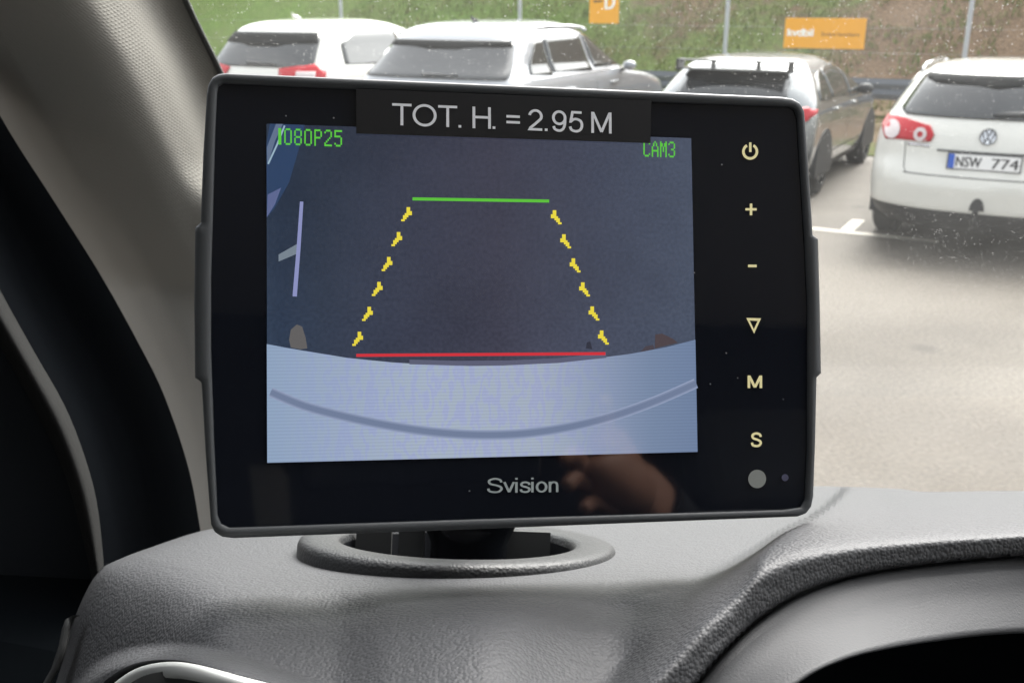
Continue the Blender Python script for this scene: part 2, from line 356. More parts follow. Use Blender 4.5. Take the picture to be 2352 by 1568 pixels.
# plain sans-serif letters drawn as strokes (cap height 1)
def arc_(cx, cy, rx, ry, a0, a1, n=22): return [(cx+rx*math.cos(R(lerp(a0, a1, k/n))), cy+ry*math.sin(R(lerp(a0, a1, k/n)))) for k in range(n+1)]
def crv(pts, n=6): return [(p.x, p.y) for p in catmull([(a, b, 0) for a, b in pts], n)]
S_ = [(.68, .70), (.62, .87), (.38, .945), (.15, .87), (.10, .72), (.19, .59), (.47, .49), (.65, .38), (.68, .23), (.56, .08), (.36, .045), (.13, .11), (.06, .29)]
GL = {'T': (.84, [[(0, .94), (.80, .94)], [(.40, 0), (.40, .9)]]), 'O': (1.06, [arc_(.5, .5, .44, .455, 0, 360, 40)]), '.': (.32, [[(.07, 0), (.07, .12)]]),
      'H': (.84, [[(.06, 0), (.06, 1)], [(.72, 0), (.72, 1)], [(.1, .52), (.68, .52)]]), '=': (.64, [[(0, .35), (.58, .35)], [(0, .62), (.58, .62)]]), ' ': (.28, []),
      '2': (.72, [arc_(.33, .68, .255, .265, 172, -28) + [(.30, .30), (.12, .14), (.08, .06), (.62, .06)]]),
      '9': (.72, [arc_(.32, .65, .255, .29, 0, 360, 30), crv([(.575, .66), (.56, .36), (.50, .16), (.38, .06), (.24, .06), (.12, .13), (.08, .25)])]),
      '5': (.72, [[(.58, .94), (.18, .94), (.10, .50)] + crv([(.11, .50), (.22, .60), (.36, .62), (.53, .54), (.59, .34), (.52, .13), (.33, .045), (.14, .11), (.07, .26)])]),
      'M': (1.0, [[(.06, 0), (.06, 1)], [(.84, 0), (.84, 1)], [(.08, .97), (.45, .06)], [(.45, .06), (.82, .97)]]),
      'S': (.80, [crv(S_)]), 'v': (.52, [[(.02, .72), (.245, .03)], [(.245, .03), (.47, .72)]]), 'i': (.24, [[(.07, 0), (.07, .72)], [(.07, .88), (.07, 1)]]),
      's': (.52, [crv([(x*.66+.0, y*.73) for x, y in S_])]), 'o': (.60, [arc_(.27, .36, .22, .32, 0, 360, 30)]),
      'n': (.58, [[(.07, 0), (.07, .72)], crv([(.07, .46), (.13, .62), (.26, .68), (.38, .62), (.42, .46)]) + [(.42, 0)]]),
      'k': (.52, [[(.07, 0), (.07, 1)], [(.44, .72), (.09, .30)], [(.20, .40), (.46, 0)]]), 'd': (.60, [[(.46, 0), (.46, 1)], arc_(.26, .36, .20, .31, 0, 360, 30)]),
      'b': (.60, [[(.07, 0), (.07, 1)], arc_(.27, .36, .20, .31, 0, 360, 30)]), 'l': (.24, [[(.07, 0), (.07, 1)]])}
def stroke_text(name, s, A, X, Y, mt, parent, wt=.115, lift=1.5e-5):
    A, X, Y = Vector(A), Vector(X), Vector(Y); N = X.cross(Y).normalized(); V = []; F = []
    tot = sum(GL[c][0] for c in s) - .06; x0 = 0; lv = 0
    for c in s:
        for pl in GL[c][1]:
            L = len(pl); closed = L > 3 and abs(pl[0][0]-pl[-1][0]) + abs(pl[0][1]-pl[-1][1]) < 1e-6; k = len(V)
            for i, (x, y) in enumerate(pl):
                a = pl[i-1] if i else (pl[-2] if closed else pl[0]); b = pl[i+1] if i < L-1 else (pl[1] if closed else pl[-1])
                d0 = Vector((x-a[0], y-a[1])); d1 = Vector((b[0]-x, b[1]-y))
                if d0.length < 1e-9: d0 = d1
                if d1.length < 1e-9: d1 = d0
                d0.normalize(); d1.normalize(); t = (d0+d1).normalized(); m = min(1.8, 1/max(.4, t.dot(d1))); nx, ny = -t.y*wt/2*m, t.x*wt/2*m
                for sg in (1, -1): V.append(A + X*((x0+x+nx*sg)/tot) + Y*(y+ny*sg) + N*lift*(lv % 5))
            F += [(k+2*i, k+2*i+1, k+2*i+3, k+2*i+2) for i in range(L-1)]; lv += 1
        x0 += GL[c][0]
    return obj(name, V, F, mt, parent, smooth=False)

# ================================================================== OUTSIDE
HEAD = R(29); hx, hy = math.sin(HEAD), math.cos(HEAD)
def W2(s, a, z=0, o=(3.69, 7.87)):     # s along the cars' heading, a to their right, from the white estate's tail
    return Vector((o[0] + s*hx + a*hy, o[1] + s*hy - a*hx, z))
# ground
obj('parking_lot', [(-60, -30, 0), (80, -30, 0), (80, 90, 0), (-60, 90, 0)], [(0, 1, 2, 3)], M['asphalt'], smooth=False)
tag(C.objects['parking_lot'], 'pale worn asphalt of the parking lot', 'ground', kind='structure')
# bank behind the rail
BK = 10.4
V = []; nu, nv = 160, 60
for j in range(nv):
    for i in range(nu):
        a = -60 + 120*i/(nu-1); s = BK + 45*(j/(nv-1))**1.3
        z = 0.02 + sm((s-BK)/6)*1.1 + max(0, s-BK-1.5)*.42
        z += .22*noise.noise(Vector((a*.35, s*.35, 1)))*min(1, (s-BK)/2) + .07*noise.noise(Vector((a*1.4, s*1.4, 5)))
        V.append(W2(s, a, z))
hb = obj('grass_bank', V, grid_faces(nu, nv), M['hill']); tag(hb, 'green and brown grassy slope rising behind the cars', 'hillside', kind='structure')
# verge strip between the bays and the rail
V = [W2(5.6, -60, .012), W2(5.6, 60, .012), W2(BK+.6, 60, .012), W2(BK+.6, -60, .012)]
vg = obj('verge', V, [(0, 1, 2, 3)], M['hill'], smooth=False); tag(vg, 'strip of rough grass under the guard rail', 'ground', kind='structure')
# bay markings: long line along the tails and short ticks between bays
def stripe(pts, name='line_marking'):
    pass
quads = [[W2(.70, -16, .004), W2(.70, -.3, .004), W2(.58, -.3, .004), W2(.58, -16, .004)]]
for k in range(-5, 3):
    a = k*2.6 - 1.10
    quads.append([W2(.70, a-.06, .004), W2(.70, a+.06, .004), W2(1.25, a+.06, .004), W2(1.25, a-.06, .004)])
V = []; F = []
for q in quads: F.append(tuple(range(len(V), len(V)+4))); V += q
o = obj('bay_markings', V, F, M['paint_line'], smooth=False); tag(o, 'worn white painted lines marking the parking bays', 'marking', kind='structure')
# grass tufts on the bank (uncountable)
V = []; F = []
rg = random.Random(3)
for i in range(26000):
    a = rg.uniform(-17, 12); s = BK + rg.uniform(-.9, 11)
    z = 0.02 + sm((s-BK)/6)*1.1 + max(0, s-BK-1.5)*.42
    z += .22*noise.noise(Vector((a*.35, s*.35, 1)))*min(1, max(0, (s-BK)/2)) + .07*noise.noise(Vector((a*1.4, s*1.4, 5)))
    if s < BK: z = .01
    if noise.noise(Vector((a*.8, s*.8, 9))) < -.12 + .03*a: continue
    p = W2(s, a, z-.01)
    for k in range(3):
        th = rg.uniform(0, 6.28); h = rg.uniform(.05, .17); wd = .012
        q = p + Vector((rg.uniform(-.06, .06), rg.uniform(-.06, .06), 0)); d = Vector((math.cos(th), math.sin(th), 0))
        n0 = len(V); V += [q - d*wd, q + d*wd, q + d.cross(Vector((0, 0, 1)))*h*.5 + Vector((0, 0, h))]; F.append((n0, n0+1, n0+2))
M['blade'] = mat('grass_blades', (.10, .16, .03, 1), .8, noisecol=((.17, .15, .06, 1), 1.3), spec=.15)
g = obj('grass', V, F, M['blade'], smooth=False); tag(g, 'thin grass and weeds growing on the bank', 'grass', kind='stuff')

# guard rail: W-beam along the row at s = RS
RS = 9.3
rail = thing('guard_rail', 'dark steel guard rail running behind the parked cars', 'guard rail', W2(RS, -4))
prof = [(0, .43), (.0, .46), (.05, .50), (.05, .54), (0, .59), (0, .61), (.05, .66), (.05, .70), (0, .75), (0, .77)]
V = []
for k in range(41):
    a = -26 + 46*k/40
    for (d, z) in prof: V.append(W2(RS - d, a, z))
obj('beam', V, grid_faces(len(prof), 41), M['rail'], rail)
for k in range(10):
    v, f = boxv(W2(RS+.07, -20 + 4*k + .9, .36), (.06, .12, .72), Matrix.Rotation(-HEAD, 3, 'Z')); obj('post', v, f, M['rail'], rail, smooth=False)

# tall thin galvanised fence posts
def post_s(px, y0):       # position along the row where a post is seen at pixel column px
    t = (px-1176)/FPX; best = None
    for i in range(4000):
        a = -20 + i*.01; p = W2(RS+.35, a, 1.0); Z = p.y*CP + SP
        e = abs(p.x/Z - t)
        if best is None or e < best[0]: best = (e, a)
    return best[1]
FS = RS + .35
plab = ['thin grey fence post behind the white SUV at the far left', 'thin grey fence post rising behind the silver SUV roof',
        'thin grey fence post rising behind the dark hatchback roof', 'thin grey fence post rising behind the white estate roof']
p0 = None
for (px, lb) in zip((787, 1194, 1664, 2213), plab):
    b = W2(FS, post_s(px, 100), 0)
    if p0 is None:
        v, f = tube([b + Vector((0, 0, z)) for z in (0, .8, 1.6, 2.6, 3.2)], .038, 12)
        p0 = obj('fence_post', v, f, M['galv']); o = p0
    else:
        o = p0.copy(); C.objects.link(o); o.location = b
    tag(o, lb, 'post', 'galvanised fence posts behind the cars')
p0.location = W2(FS, post_s(787, 100), 0)
fw = thing('wire_fence', 'thin wires strung between the grey posts behind the cars', 'fence', W2(FS, -4))
for z in (1.16, 1.56, 2.4):
    v, f = tube([W2(FS-.045, -24+2*k, z) for k in range(22)], .0011, 5); obj('wire', v, f, M['galv'], fw)
# orange signs hung on the wires
def signpos(px, py, off=-.09):
    d = P(px, py, 1.0) - Vector((0, 0, CAMZ)); n = Vector((hx, hy, 0)); p0_ = W2(FS+off, 0)
    t = (p0_ - Vector((0, 0, CAMZ))).dot(n) / d.dot(n); return Vector((0, 0, CAMZ)) + d*t
def make_sign(x0, x1, y0, y1, label):
    A = signpos(x0, y1[0]); B = signpos(x1, y1[1]); T = signpos(x0, y0[0])
    U = Vector((hy, -hx, 0)); wd = (B-A).dot(U); zb = (A.z+B.z)/2; zt = T.z
    s = thing('hanging_sign', label, 'sign', A + U*wd/2, group='orange signs on the fence wire')
    N = Vector((-hx, -hy, 0))
    v, f = boxv(A + U*wd/2 + Vector((0, 0, (zt-zb)/2)) - N*.006, (wd, .012, zt-zb), Matrix.Rotation(-HEAD, 3, 'Z'))
    bevel(obj('panel', v, f, M['orange'], s, smooth=False), .003)
    for k in (.1, .9):
        q = A + U*wd*k + Vector((0, 0, zt-zb)); v, f = tube([q, q+Vector((0, 0, .12))], .004, 6); obj('hanger', v, f, M['galv'], s)
    return s, A, U, wd, zb, zt, N
s2, A, U, wd, zb, zt, N = make_sign(1799, 1983, (44, 47), (110, 119), 'wide orange sign with white and dark lettering')
h = zt-zb; up = Vector((0, 0, 1))
stroke_text('lettering', 'kvdbil', A + U*wd*.04 + up*h*.40 + N*.003, U*wd*.33, up*h*.24, M['sign_white'], s2, wt=.19, lift=5e-4)
text_on('lettering', 'Endast besökare', A + U*wd*.47 + up*h*.42 + N*.004, U*wd*.46, up*h*.12, M['sign_dark'], s2)
s1, A, U, wd, zb, zt, N = make_sign(1353, 1420, (-40, -39), (54, 58), 'small upright orange sign with arrow and white letter D')
h = zt-zb
for dx in (0, .012, .024): text_on('lettering', 'D', A + U*(wd*.52+dx) + up*h*.34 + N*(.003+dx*.1), U*wd*.32, up*h*.36, M['sign_white'], s1)
c0 = A + U*wd*.12 + up*h*.53 + N*.004
obj('arrow', [c0, c0+U*wd*.1+up*h*.05, c0+U*wd*.1-up*h*.05, c0+U*wd*.1+up*h*.02, c0+U*wd*.32+up*h*.02, c0+U*wd*.32-up*h*.02, c0+U*wd*.1-up*h*.02],
    [(0, 2, 1), (3, 6, 5, 4)], M['sign_dark'], s1, smooth=False)

# ------------------------------------------------------------------ cars
class Car:
    """body described by horizontal slices: rear s, front s and half width at each height"""
    def __init__(s, prof, n=2.7, Dr=.42, Df=.9):
        s.prof = prof; s.n = n; s.Dr = Dr; s.Df = Df
        s.tz = [(p[0]) for p in prof]
        s.sr = [(p[0], p[1]) for p in prof]; s.sf = [(p[0], p[2]) for p in prof]; s.w = [(p[0], p[3]) for p in prof]
    def slice(s, z): return cr(s.sr, z), cr(s.sf, z), cr(s.w, z)
    def D(s, sr, sf): L = sf-sr; return min(s.Dr, L*.45), min(s.Df, L*.45)
    def outline(s, z, N=30):
        sr, sf, w = s.slice(z); Dr, Df = s.D(sr, sf); n = s.n; pts = []
        for k in range(-N, N+1):       # rear arc from left to right
            th = math.pi/2*k/N; sg = -1 if k < 0 else 1
            pts.append((sg*w*abs(math.sin(th))**(2/n), sr + Dr - Dr*abs(math.cos(th))**(2/n)))
        for k in range(1, 12): pts.append((w, lerp(sr+Dr, sf-Df, k/12)))
        for k in range(N, -N-1, -1):
            th = math.pi/2*k/N; sg = -1 if k < 0 else 1
            pts.append((sg*w*abs(math.sin(th))**(2/n), sf - Df + Df*abs(math.cos(th))**(2/n)))
        for k in range(11, 0, -1): pts.append((-w, lerp(sr+Dr, sf-Df, k/12)))
        return pts
    def rear(s, a, z):
        sr, sf, w = s.slice(z); Dr, Df = s.D(sr, sf); q = min(1, abs(a)/w)
        return sr + Dr*(1-(1-q**s.n)**(1/s.n))
    def side(s, y, z):
        sr, sf, w = s.slice(z); Dr, Df = s.D(sr, sf)
        if y < sr+Dr: q = (sr+Dr-y)/Dr
        elif y > sf-Df: q = (y-(sf-Df))/Df
        else: q = 0
        return w*(1-min(1, q)**s.n)**(1/s.n)
    def body(s, root, paint, zpaint, steps=46):
        zs = []
        z0, z1 = s.prof[0][0], s.prof[-1][0]
        for p, q in zip(s.prof, s.prof[1:]):
            m = max(2, int((q[0]-p[0])/.03) + int(abs(q[2]-p[2])/.18) + int(abs(q[1]-p[1])/.1))
            zs += [lerp(p[0], q[0], k/m) for k in range(m)]
        zs.append(z1); V = []
        for z in zs: V += [(a, y, z) for a, y in s.outline(z)]
        nu = len(s.outline(z0)); F = grid_faces(nu, len(zs), wrapu=True)
        ids = [1 if (zs[j]+zs[j+1])/2 < zpaint else 0 for j in range(len(zs)-1) for i in range(nu)]
        F += [tuple(reversed(range(nu))), tuple(range((len(zs)-1)*nu, len(zs)*nu))]; ids += [1, 0]
        return obj('body', V, F, [paint, M['plastic']], root, local=True, mids=ids)
    def patch(s, name, kind, poly, mt, root, off=.006, nu=14, nv=8, side=1, thick=.012):
        """poly: (a,z) on the rear or (s,z) on the side; filled row by row"""
        zmin = min(p[1] for p in poly); zmax = max(p[1] for p in poly); V = []; L = len(poly)
        for j in range(nv):
            z = lerp(zmin+1e-4, zmax-1e-4, j/(nv-1)); xs = []
            for i in range(L):
                (x0, z0), (x1, z1) = poly[i], poly[(i+1) % L]
                if (z0-z)*(z1-z) <= 0 and z0 != z1: xs.append(x0+(x1-x0)*(z-z0)/(z1-z0))
            lo, hi = min(xs), max(xs)
            for i in range(nu):
                x = lerp(lo, hi, i/(nu-1))
                edge = 0
                if kind == 'rear': V.append((x, s.rear(x, z)-off, z+off*.3))
                else: V.append((side*(s.side(x, z)+off), x, z+off*.3))
        F = grid_faces(nu, nv)
        o = obj(name, V, F, mt, root, local=True)
        m = o.modifiers.new('solid', 'SOLIDIFY'); m.thickness = thick; m.offset = 0
        return o
def wheel(root, a, y, r=.33):
    sg = 1 if a > 0 else -1
    prof = [(.0, r*.62), (.0, r*.9), (.02, r*.99), (.06, r), (.16, r), (.2, r*.97), (.22, r*.88), (.22, r*.62)]
    V = []; n = 36
    for (d, rr) in prof:
        for k in range(n):
            th = 2*math.pi*k/n; V.append((a - sg*(.22-d), y+rr*math.cos(th), r+rr*math.sin(th)))
    obj_t = obj('wheel', V, grid_faces(n, len(prof), wrapu=True), M['tyre'], root, local=True)
    # rim: five spokes and a hub
    parts = []
    for q in range(5):
        th = 2*math.pi*q/5 + .3; rot = Matrix.Rotation(th, 3, 'X')
        c = rot @ Vector((0, 0, r*.36)); parts.append(boxv((a - sg*.03 + c.x, y+c.y, r+c.z), (.03, .07, r*.56), rot))
    V2 = []
    for d, rr in ((.05, .05*1.2), (.02, r*.62), (.02, r*.66), (.10, r*.62), (.12, .01)):
        for k in range(n):
            th = 2*math.pi*k/n; V2.append((a - sg*d, y+rr*math.cos(th), r+rr*math.sin(th)))
    parts.append((V2[n:], grid_faces(n, 4, wrapu=True)))
    v, f = joinvf(parts); ri = obj('rim', v, f, M['rim'], obj_t, local=True); 
def arch(root, a, y, r=.33):
    V = []; n = 30; sg = 1 if a > 0 else -1
    for d in (-.12, .004):
        for k in range(n+1):
            th = -.25 + (math.pi+.5)*k/n; V.append((a+sg*d, y+(r+.065)*math.cos(th), r+(r+.065)*math.sin(th)))
    F = grid_faces(n+1, 2) + [tuple(range(n+1, 2*n+2))]
    obj('wheel_arch', V, F, M['plastic'], root, local=True, smooth=False)
def mirror(root, a, y, z, paint, k=.85):
    V = []; nu, nv = 14, 9
    for j in range(nv):
        ph = -math.pi/2 + math.pi*j/(nv-1)
        for i in range(nu):
            th = 2*math.pi*i/nu
            V.append((a + k*.115*math.cos(ph)*math.cos(th), y + k*.07*math.cos(ph)*math.sin(th), z + k*.075*math.sin(ph)))
    m = obj('side_mirror', V, grid_faces(nu, nv, wrapu=True), paint, root, local=True)
    v, f = boxv((a-.13*(1 if a > 0 else -1), y, z-.05), (.14, .05, .03)); obj('mirror_arm', v, f, M['plastic'], m, local=True, smooth=False)
    return m
def disc(name, car, root, a, z, r, mt, off, n=24, squash=1, r0=0):
    V = []; F = []
    if r0:
        for rr in (r0, r):
            for k in range(n):
                th = 2*math.pi*k/n; x = a+rr*math.cos(th); zz = z+rr*math.sin(th)*squash; V.append((x, car.rear(x, zz)-off, zz))
        F = grid_faces(n, 2, wrapu=True)
    else:
        V.append((a, car.rear(a, z)-off-.006, z))
        for k in range(n):
            th = 2*math.pi*k/n; x = a+r*math.cos(th); zz = z+r*math.sin(th)*squash; V.append((x, car.rear(x, zz)-off, zz))
        F = [(0, 1+k, 1+(k+1) % n) for k in range(n)]
    return obj(name, V, F, mt, root, local=True)
def place_car(name, label, cat, s, a, rot=0, scale=None):
    p = W2(s, a, 0); m = Matrix.Rotation(-HEAD+rot, 3, 'Z')
    if scale: m = m @ Matrix.Diagonal(Vector(scale))
    return thing(name, label, cat, p, m, 'cars parked in the row of bays')
def strip(name, car, root, kind, line, wd, mt, off=.003, side=1):
    """thin dark line on the body surface (shut lines)"""
    V = []
    for (x, z) in line:
        for dz in (-wd, wd):
            if kind == 'rear': V.append((x, car.rear(x, z+dz)-off, z+dz))
            elif kind == 'rearv': V.append((x+dz, car.rear(x+dz, z)-off, z))
            elif kind == 'side': V.append((side*(car.side(x, z+dz)+off), x, z+dz))
            else: V.append((side*(car.side(x+dz, z)+off), x+dz, z))
    return obj(name, V, grid_faces(2, len(line)), mt, root, local=True, smooth=False)

def plate(root, car, z, text, a=0, off=.03):
    y = car.rear(a, z)-off; pl = []
    v, f = boxv((a, y, z), (.52, .012, .112)); p = obj('number_plate', v, f, M['plate_white'], root, local=True, smooth=False)
    v, f = boxv((a, y+.004, z), (.54, .01, .13)); obj('plate_frame', v, f, M['plate_black'], p, local=True, smooth=False)
    v, f = boxv((a-.237, y-.001, z), (.045, .0135, .111)); obj('country_band', v, f, M['plate_blue'], p, local=True, smooth=False)
    if text:
        A = ROOT[root.name]
        L = lambda x, zz, yy=y-.008: A @ Vector((x, yy, zz))
        parts = text.split(' ')
        for dx in (0, .005):
            for t_, x0, x1 in ((parts[0], -.205, -.02), (parts[1], .055, .245)):
                text_on('plate_number', t_, L(a+x0+dx, z-.04, y-.008-dx*.1), L(a+x1, z-.04)-L(a+x0, z-.04), L(a, z+.04)-L(a, z-.04), M['plate_black'], p)
    return p

# --- white estate at the right
c = Car([(.20, .22, 4.45, .78), (.30, .06, 4.6, .86), (.42, .0, 4.74, .90), (.55, .0, 4.77, .91), (.66, .02, 4.75, .912), (.78, .07, 4.68, .912), (.90, .09, 4.4, .905),
         (.97, .11, 3.9, .89), (1.03, .14, 3.5, .865), (1.12, .20, 3.25, .825), (1.24, .30, 2.98, .77), (1.36, .42, 2.7, .70), (1.43, .52, 2.45, .645),
         (1.475, .66, 2.2, .57), (1.497, .95, 2.0, .43), (1.507, 1.35, 1.8, .22)], n=2.45, Dr=.58)
r = place_car('parked_car', 'white estate car with round tail lamps and plate NSW 774', 'car', 0, 0)
c.body(r, M['car_white'], .40)
c.patch('rear_window', 'rear', [(-.66, 1.105), (.66, 1.105), (.72, 1.14), (.60, 1.40), (.55, 1.425), (-.55, 1.425), (-.60, 1.40), (-.72, 1.14)], M['car_glass'], r, nu=24, nv=16)
c.patch('window_shade_band', 'rear', [(-.59, 1.385), (-.45, 1.345), (0, 1.33), (.45, 1.345), (.59, 1.385), (.54, 1.418), (-.54, 1.418)], M['band'], r, off=.017, nu=20, nv=5)  # dark patch laid over the glass for its shaded upper part
for sg in (-1, 1):
    l = c.patch('tail_lamp', 'rear', [(sg*.84, .95), (sg*.80, .90), (sg*.42, .915), (sg*.40, .97), (sg*.44, 1.035), (sg*.72, 1.085), (sg*.83, 1.08), (sg*.875, 1.0)], M['red'], r, off=.012, nu=20, nv=12)
    disc('lamp_reflector', c, l, sg*.755, .985, .072, M['clear'], .032)
    disc('lamp_ring', c, l, sg*.51, .97, .052, M['clear'], .030, r0=.024)
e = disc('emblem', c, r, .0, .985, .058, M['chrome'], .012)
rg2 = disc('emblem_rim', c, e, .0, .985, .062, M['plate_black'], .021, r0=.054)
V = []; F = []
def seg(x0, z0, x1, z1, wd=.005):
    d = Vector((x1-x0, z1-z0)).normalized(); nx, nz = -d.y*wd, d.x*wd; k = len(V)
    for (x, z) in ((x0+nx, z0+nz), (x1+nx, z1+nz), (x1-nx, z1-nz), (x0-nx, z0-nz)): V.append((x, c.rear(x, z)-.024, z))
    F.append((k, k+1, k+2, k+3))
for q in ((-.022, 1.035, -.004, .993), (.022, 1.035, .004, .993), (-.044, 1.018, -.02, .94), (-.02, .94, 0, .985), (0, .985, .02, .94), (.02, .94, .044, 1.018)): seg(*q)
obj('emblem_letters', V, F, M['plate_black'], e, local=True, smooth=False)
plate(r, c, .79, 'NSW 774')
# tailgate recess lip above plate, shut lines, wiper, bumper crease, tow bar
strip('plate_lip', c, r, 'rear', [(x/10*.36, .862) for x in range(-10, 11)], .007, M['plastic'], off=.02)
strip('tailgate_shut_line', c, r, 'rear', [(x/12*.60, .665 + .0*x) for x in range(-12, 13)], .004, M['plastic'], off=.004)
for sg in (-1, 1):
    strip('tailgate_side_line', c, r, 'rearv', [(sg*(.60+.02*(z-.665)/.25 if z > .70 else .575+.025*(z-.665)/.035), z) for z in (.665, .68, .70, .75, .80, .85, .905)], .003, M['plastic'], off=.004)
    c.patch('side_window', 'side', [(.75, 1.09), (3.1, 1.09), (2.6, 1.36), (2.2, 1.40), (1.0, 1.40), (.80, 1.3)], M['tint'], r, side=sg, nu=24, nv=8)
    wheel(r, sg*.90, .98); wheel(r, sg*.90, 3.72); arch(r, sg*.905, .98); arch(r, sg*.90, 3.72)
    mirror(r, sg*1.0, 3.05, 1.05, M['car_white'])
    v, f = tube([(sg*.62, .68, 1.445), (sg*.61, .78, 1.485), (sg*.60, 1.2, 1.495), (sg*.60, 1.8, 1.49), (sg*.60, 2.1, 1.46)], .016, 8); obj('roof_rail', v, f, M['chrome'], r, local=True)
c.patch('wiper', 'rear', [(.02, 1.125), (.06, 1.125), (.60, 1.165), (.60, 1.18), (.05, 1.16), (.0, 1.15)], M['plastic'], r, off=.025, nu=12, nv=4)
# arched tow bar opening and neck
V = [(.055*math.cos(t)*1.0, c.rear(0, .42)-.006, .415+.10*math.sin(t)) for t in [math.pi*k/14 for k in range(15)]]
V = [(x, c.rear(x, z)-.006, z) for x, y, z in V]
obj('tow_bar_cutout', V, [tuple(range(15))], M['plastic'], r, local=True, smooth=False)
v, f = tube([(0, .10, .30), (0, -.02, .30), (0, -.07, .33), (0, -.08, .40), (0, -.08, .43)], [.025, .025, .022, .018, .026], 10); obj('tow_bar', v, f, M['plastic'], r, local=True)
c.patch('model_badge', 'rear', [(-.60, .872), (-.42, .872), (-.42, .895), (-.60, .895)], M['chrome'], r, off=.002, nu=8, nv=3, thick=.002)

# --- dark grey hatchback with roof spoiler
c = Car([(.18, .20, 4.0, .76), (.30, .05, 4.2, .84), (.45, .0, 4.28, .875), (.60, .01, 4.29, .885), (.75, .04, 4.25, .89), (.88, .08, 4.05, .885), (.96, .12, 3.6, .87), (1.02, .16, 3.25, .85),
         (1.10, .22, 3.05, .81), (1.20, .32, 2.80, .755), (1.30, .42, 2.5, .68), (1.37, .52, 2.2, .61), (1.41, .68, 2.0, .52), (1.43, .95, 1.8, .38), (1.438, 1.3, 1.6, .2)], n=2.6, Dr=.40)
r = place_car('parked_car', 'dark grey hatchback with raised roof spoiler', 'car', 1.55, -2.62)
c.body(r, M['car_grey'], .30)
c.patch('rear_window', 'rear', [(-.56, 1.02), (.56, 1.02), (.60, 1.06), (.53, 1.31), (-.53, 1.31), (-.60, 1.06)], M['car_glass'], r, nu=20, nv=12)
c.patch('window_shade_band', 'rear', [(-.57, 1.21), (-.2, 1.17), (.2, 1.17), (.57, 1.21), (.53, 1.305), (-.53, 1.305)], M['band'], r, off=.017, nu=20, nv=5)
for sg in (-1, 1):
    c.patch('tail_lamp', 'rear', [(sg*.835, .84), (sg*.62, .80), (sg*.50, .86), (sg*.52, .93), (sg*.80, .97), (sg*.855, .93)], M['red'], r, off=.014, nu=16, nv=10)
    c.patch('tail_lamp', 'side', [(.18, .84), (.38, .90), (.42, .95), (.22, .965), (.18, .94)], M['red'], r, off=.012, side=sg, nu=8, nv=6)
    c.patch('side_window', 'side', [(.62, 1.01), (1.12, .985), (1.12, 1.29), (.95, 1.28), (.66, 1.10)], M['tint'], r, side=sg, nu=14, nv=10)
    c.patch('side_window', 'side', [(1.17, .98), (1.98, .97), (1.98, 1.33), (1.17, 1.30)], M['tint'], r, side=sg, nu=14, nv=10)
    c.patch('side_window', 'side', [(2.05, .97), (2.95, .97), (2.55, 1.20), (2.25, 1.32), (2.05, 1.33)], M['tint'], r, side=sg, nu=14, nv=10)
    wheel(r, sg*.88, .88, .32); wheel(r, sg*.88, 3.45, .32); arch(r, sg*.89, .88, .32); arch(r, sg*.885, 3.45, .32)
    mirror(r, sg*.93, 2.62, 1.0, M['plastic'])
    strip('door_shut_line', c, r, 'sidev', [(2.02, z) for z in (.35, .5, .7, .85, .95)], .004, M['plastic'], side=sg)
    strip('door_shut_line', c, r, 'sidev', [(1.12-.1*max(0, .6-z), z) for z in (.35, .5, .7, .85, .95)], .004, M['plastic'], side=sg)
    strip('sill_crease', c, r, 'side', [(.95+.2*k, .42) for k in range(11)], .005, M['plastic'], side=sg)
for sg in (-1, 1):
    for y_ in (1.35, 2.25):
        v, f = boxv((sg*(c.side(y_, .88)+.015), y_, .88), (.03, .2, .03)); bevel(obj('door_handle', v, f, M['car_grey'], r, local=True, smooth=False), .01)
# roof spoiler: top blade on struts over a lower deck
sp = thing  # spoiler is a part of the car
v1 = boxv((0, .30, 1.405), (1.16, .12, .018)); vs = [v1]
obj_s = obj('roof_spoiler', *joinvf([v1, boxv((-.59, .34, 1.355), (.02, .20, .12)), boxv((.59, .34, 1.355), (.02, .20, .12))]), M['plastic'], r, local=True, smooth=False)
for x in (-.22, .26):
    v, f = boxv((x, .33, 1.36), (.02, .10, .09)); obj('strut', v, f, M['plastic'], obj_s, local=True, smooth=False)
v, f = boxv((0, .38, 1.318), (1.14, .20, .02)); obj('spoiler_deck', v, f, M['car_grey'], obj_s, local=True, smooth=False)
plate(r, c, .66, None)

# --- silver SUV
c = Car([(.25, .22, 4.6, .84), (.38, .06, 4.8, .92), (.55, .0, 4.92, .955), (.75, .01, 4.94, .965), (.92, .05, 4.85, .965), (1.05, .10, 4.4, .955), (1.12, .14, 3.85, .94), (1.18, .19, 3.55, .915),
         (1.30, .33, 3.3, .85), (1.45, .50, 2.98, .80), (1.58, .64, 2.72, .75), (1.65, .76, 2.5, .69), (1.70, .98, 2.3, .57), (1.725, 1.35, 2.1, .38), (1.73, 1.6, 1.95, .2)], n=3.2, Dr=.34)
r = place_car('parked_car', 'silver SUV with roof rails beside the dark hatchback', 'car', .15, -5.42, scale=(1.05, 1.0, 1.035))
c.body(r, M['car_silver'], .45)
c.patch('rear_window', 'rear', [(-.83, 1.185), (.83, 1.185), (.85, 1.22), (.72, 1.52), (.66, 1.545), (-.66, 1.545), (-.72, 1.52), (-.85, 1.22)], M['car_glass'], r, nu=26, nv=14)
c.patch('window_shade_band', 'rear', [(-.74, 1.47), (-.2, 1.46), (.2, 1.46), (.74, 1.47), (.70, 1.535), (-.70, 1.535)], M['band'], r, off=.017, nu=20, nv=4)
c.patch('wiper', 'rear', [(-.05, 1.20), (.35, 1.205), (.35, 1.22), (-.1, 1.23)], M['plastic'], r, off=.024, nu=10, nv=3)
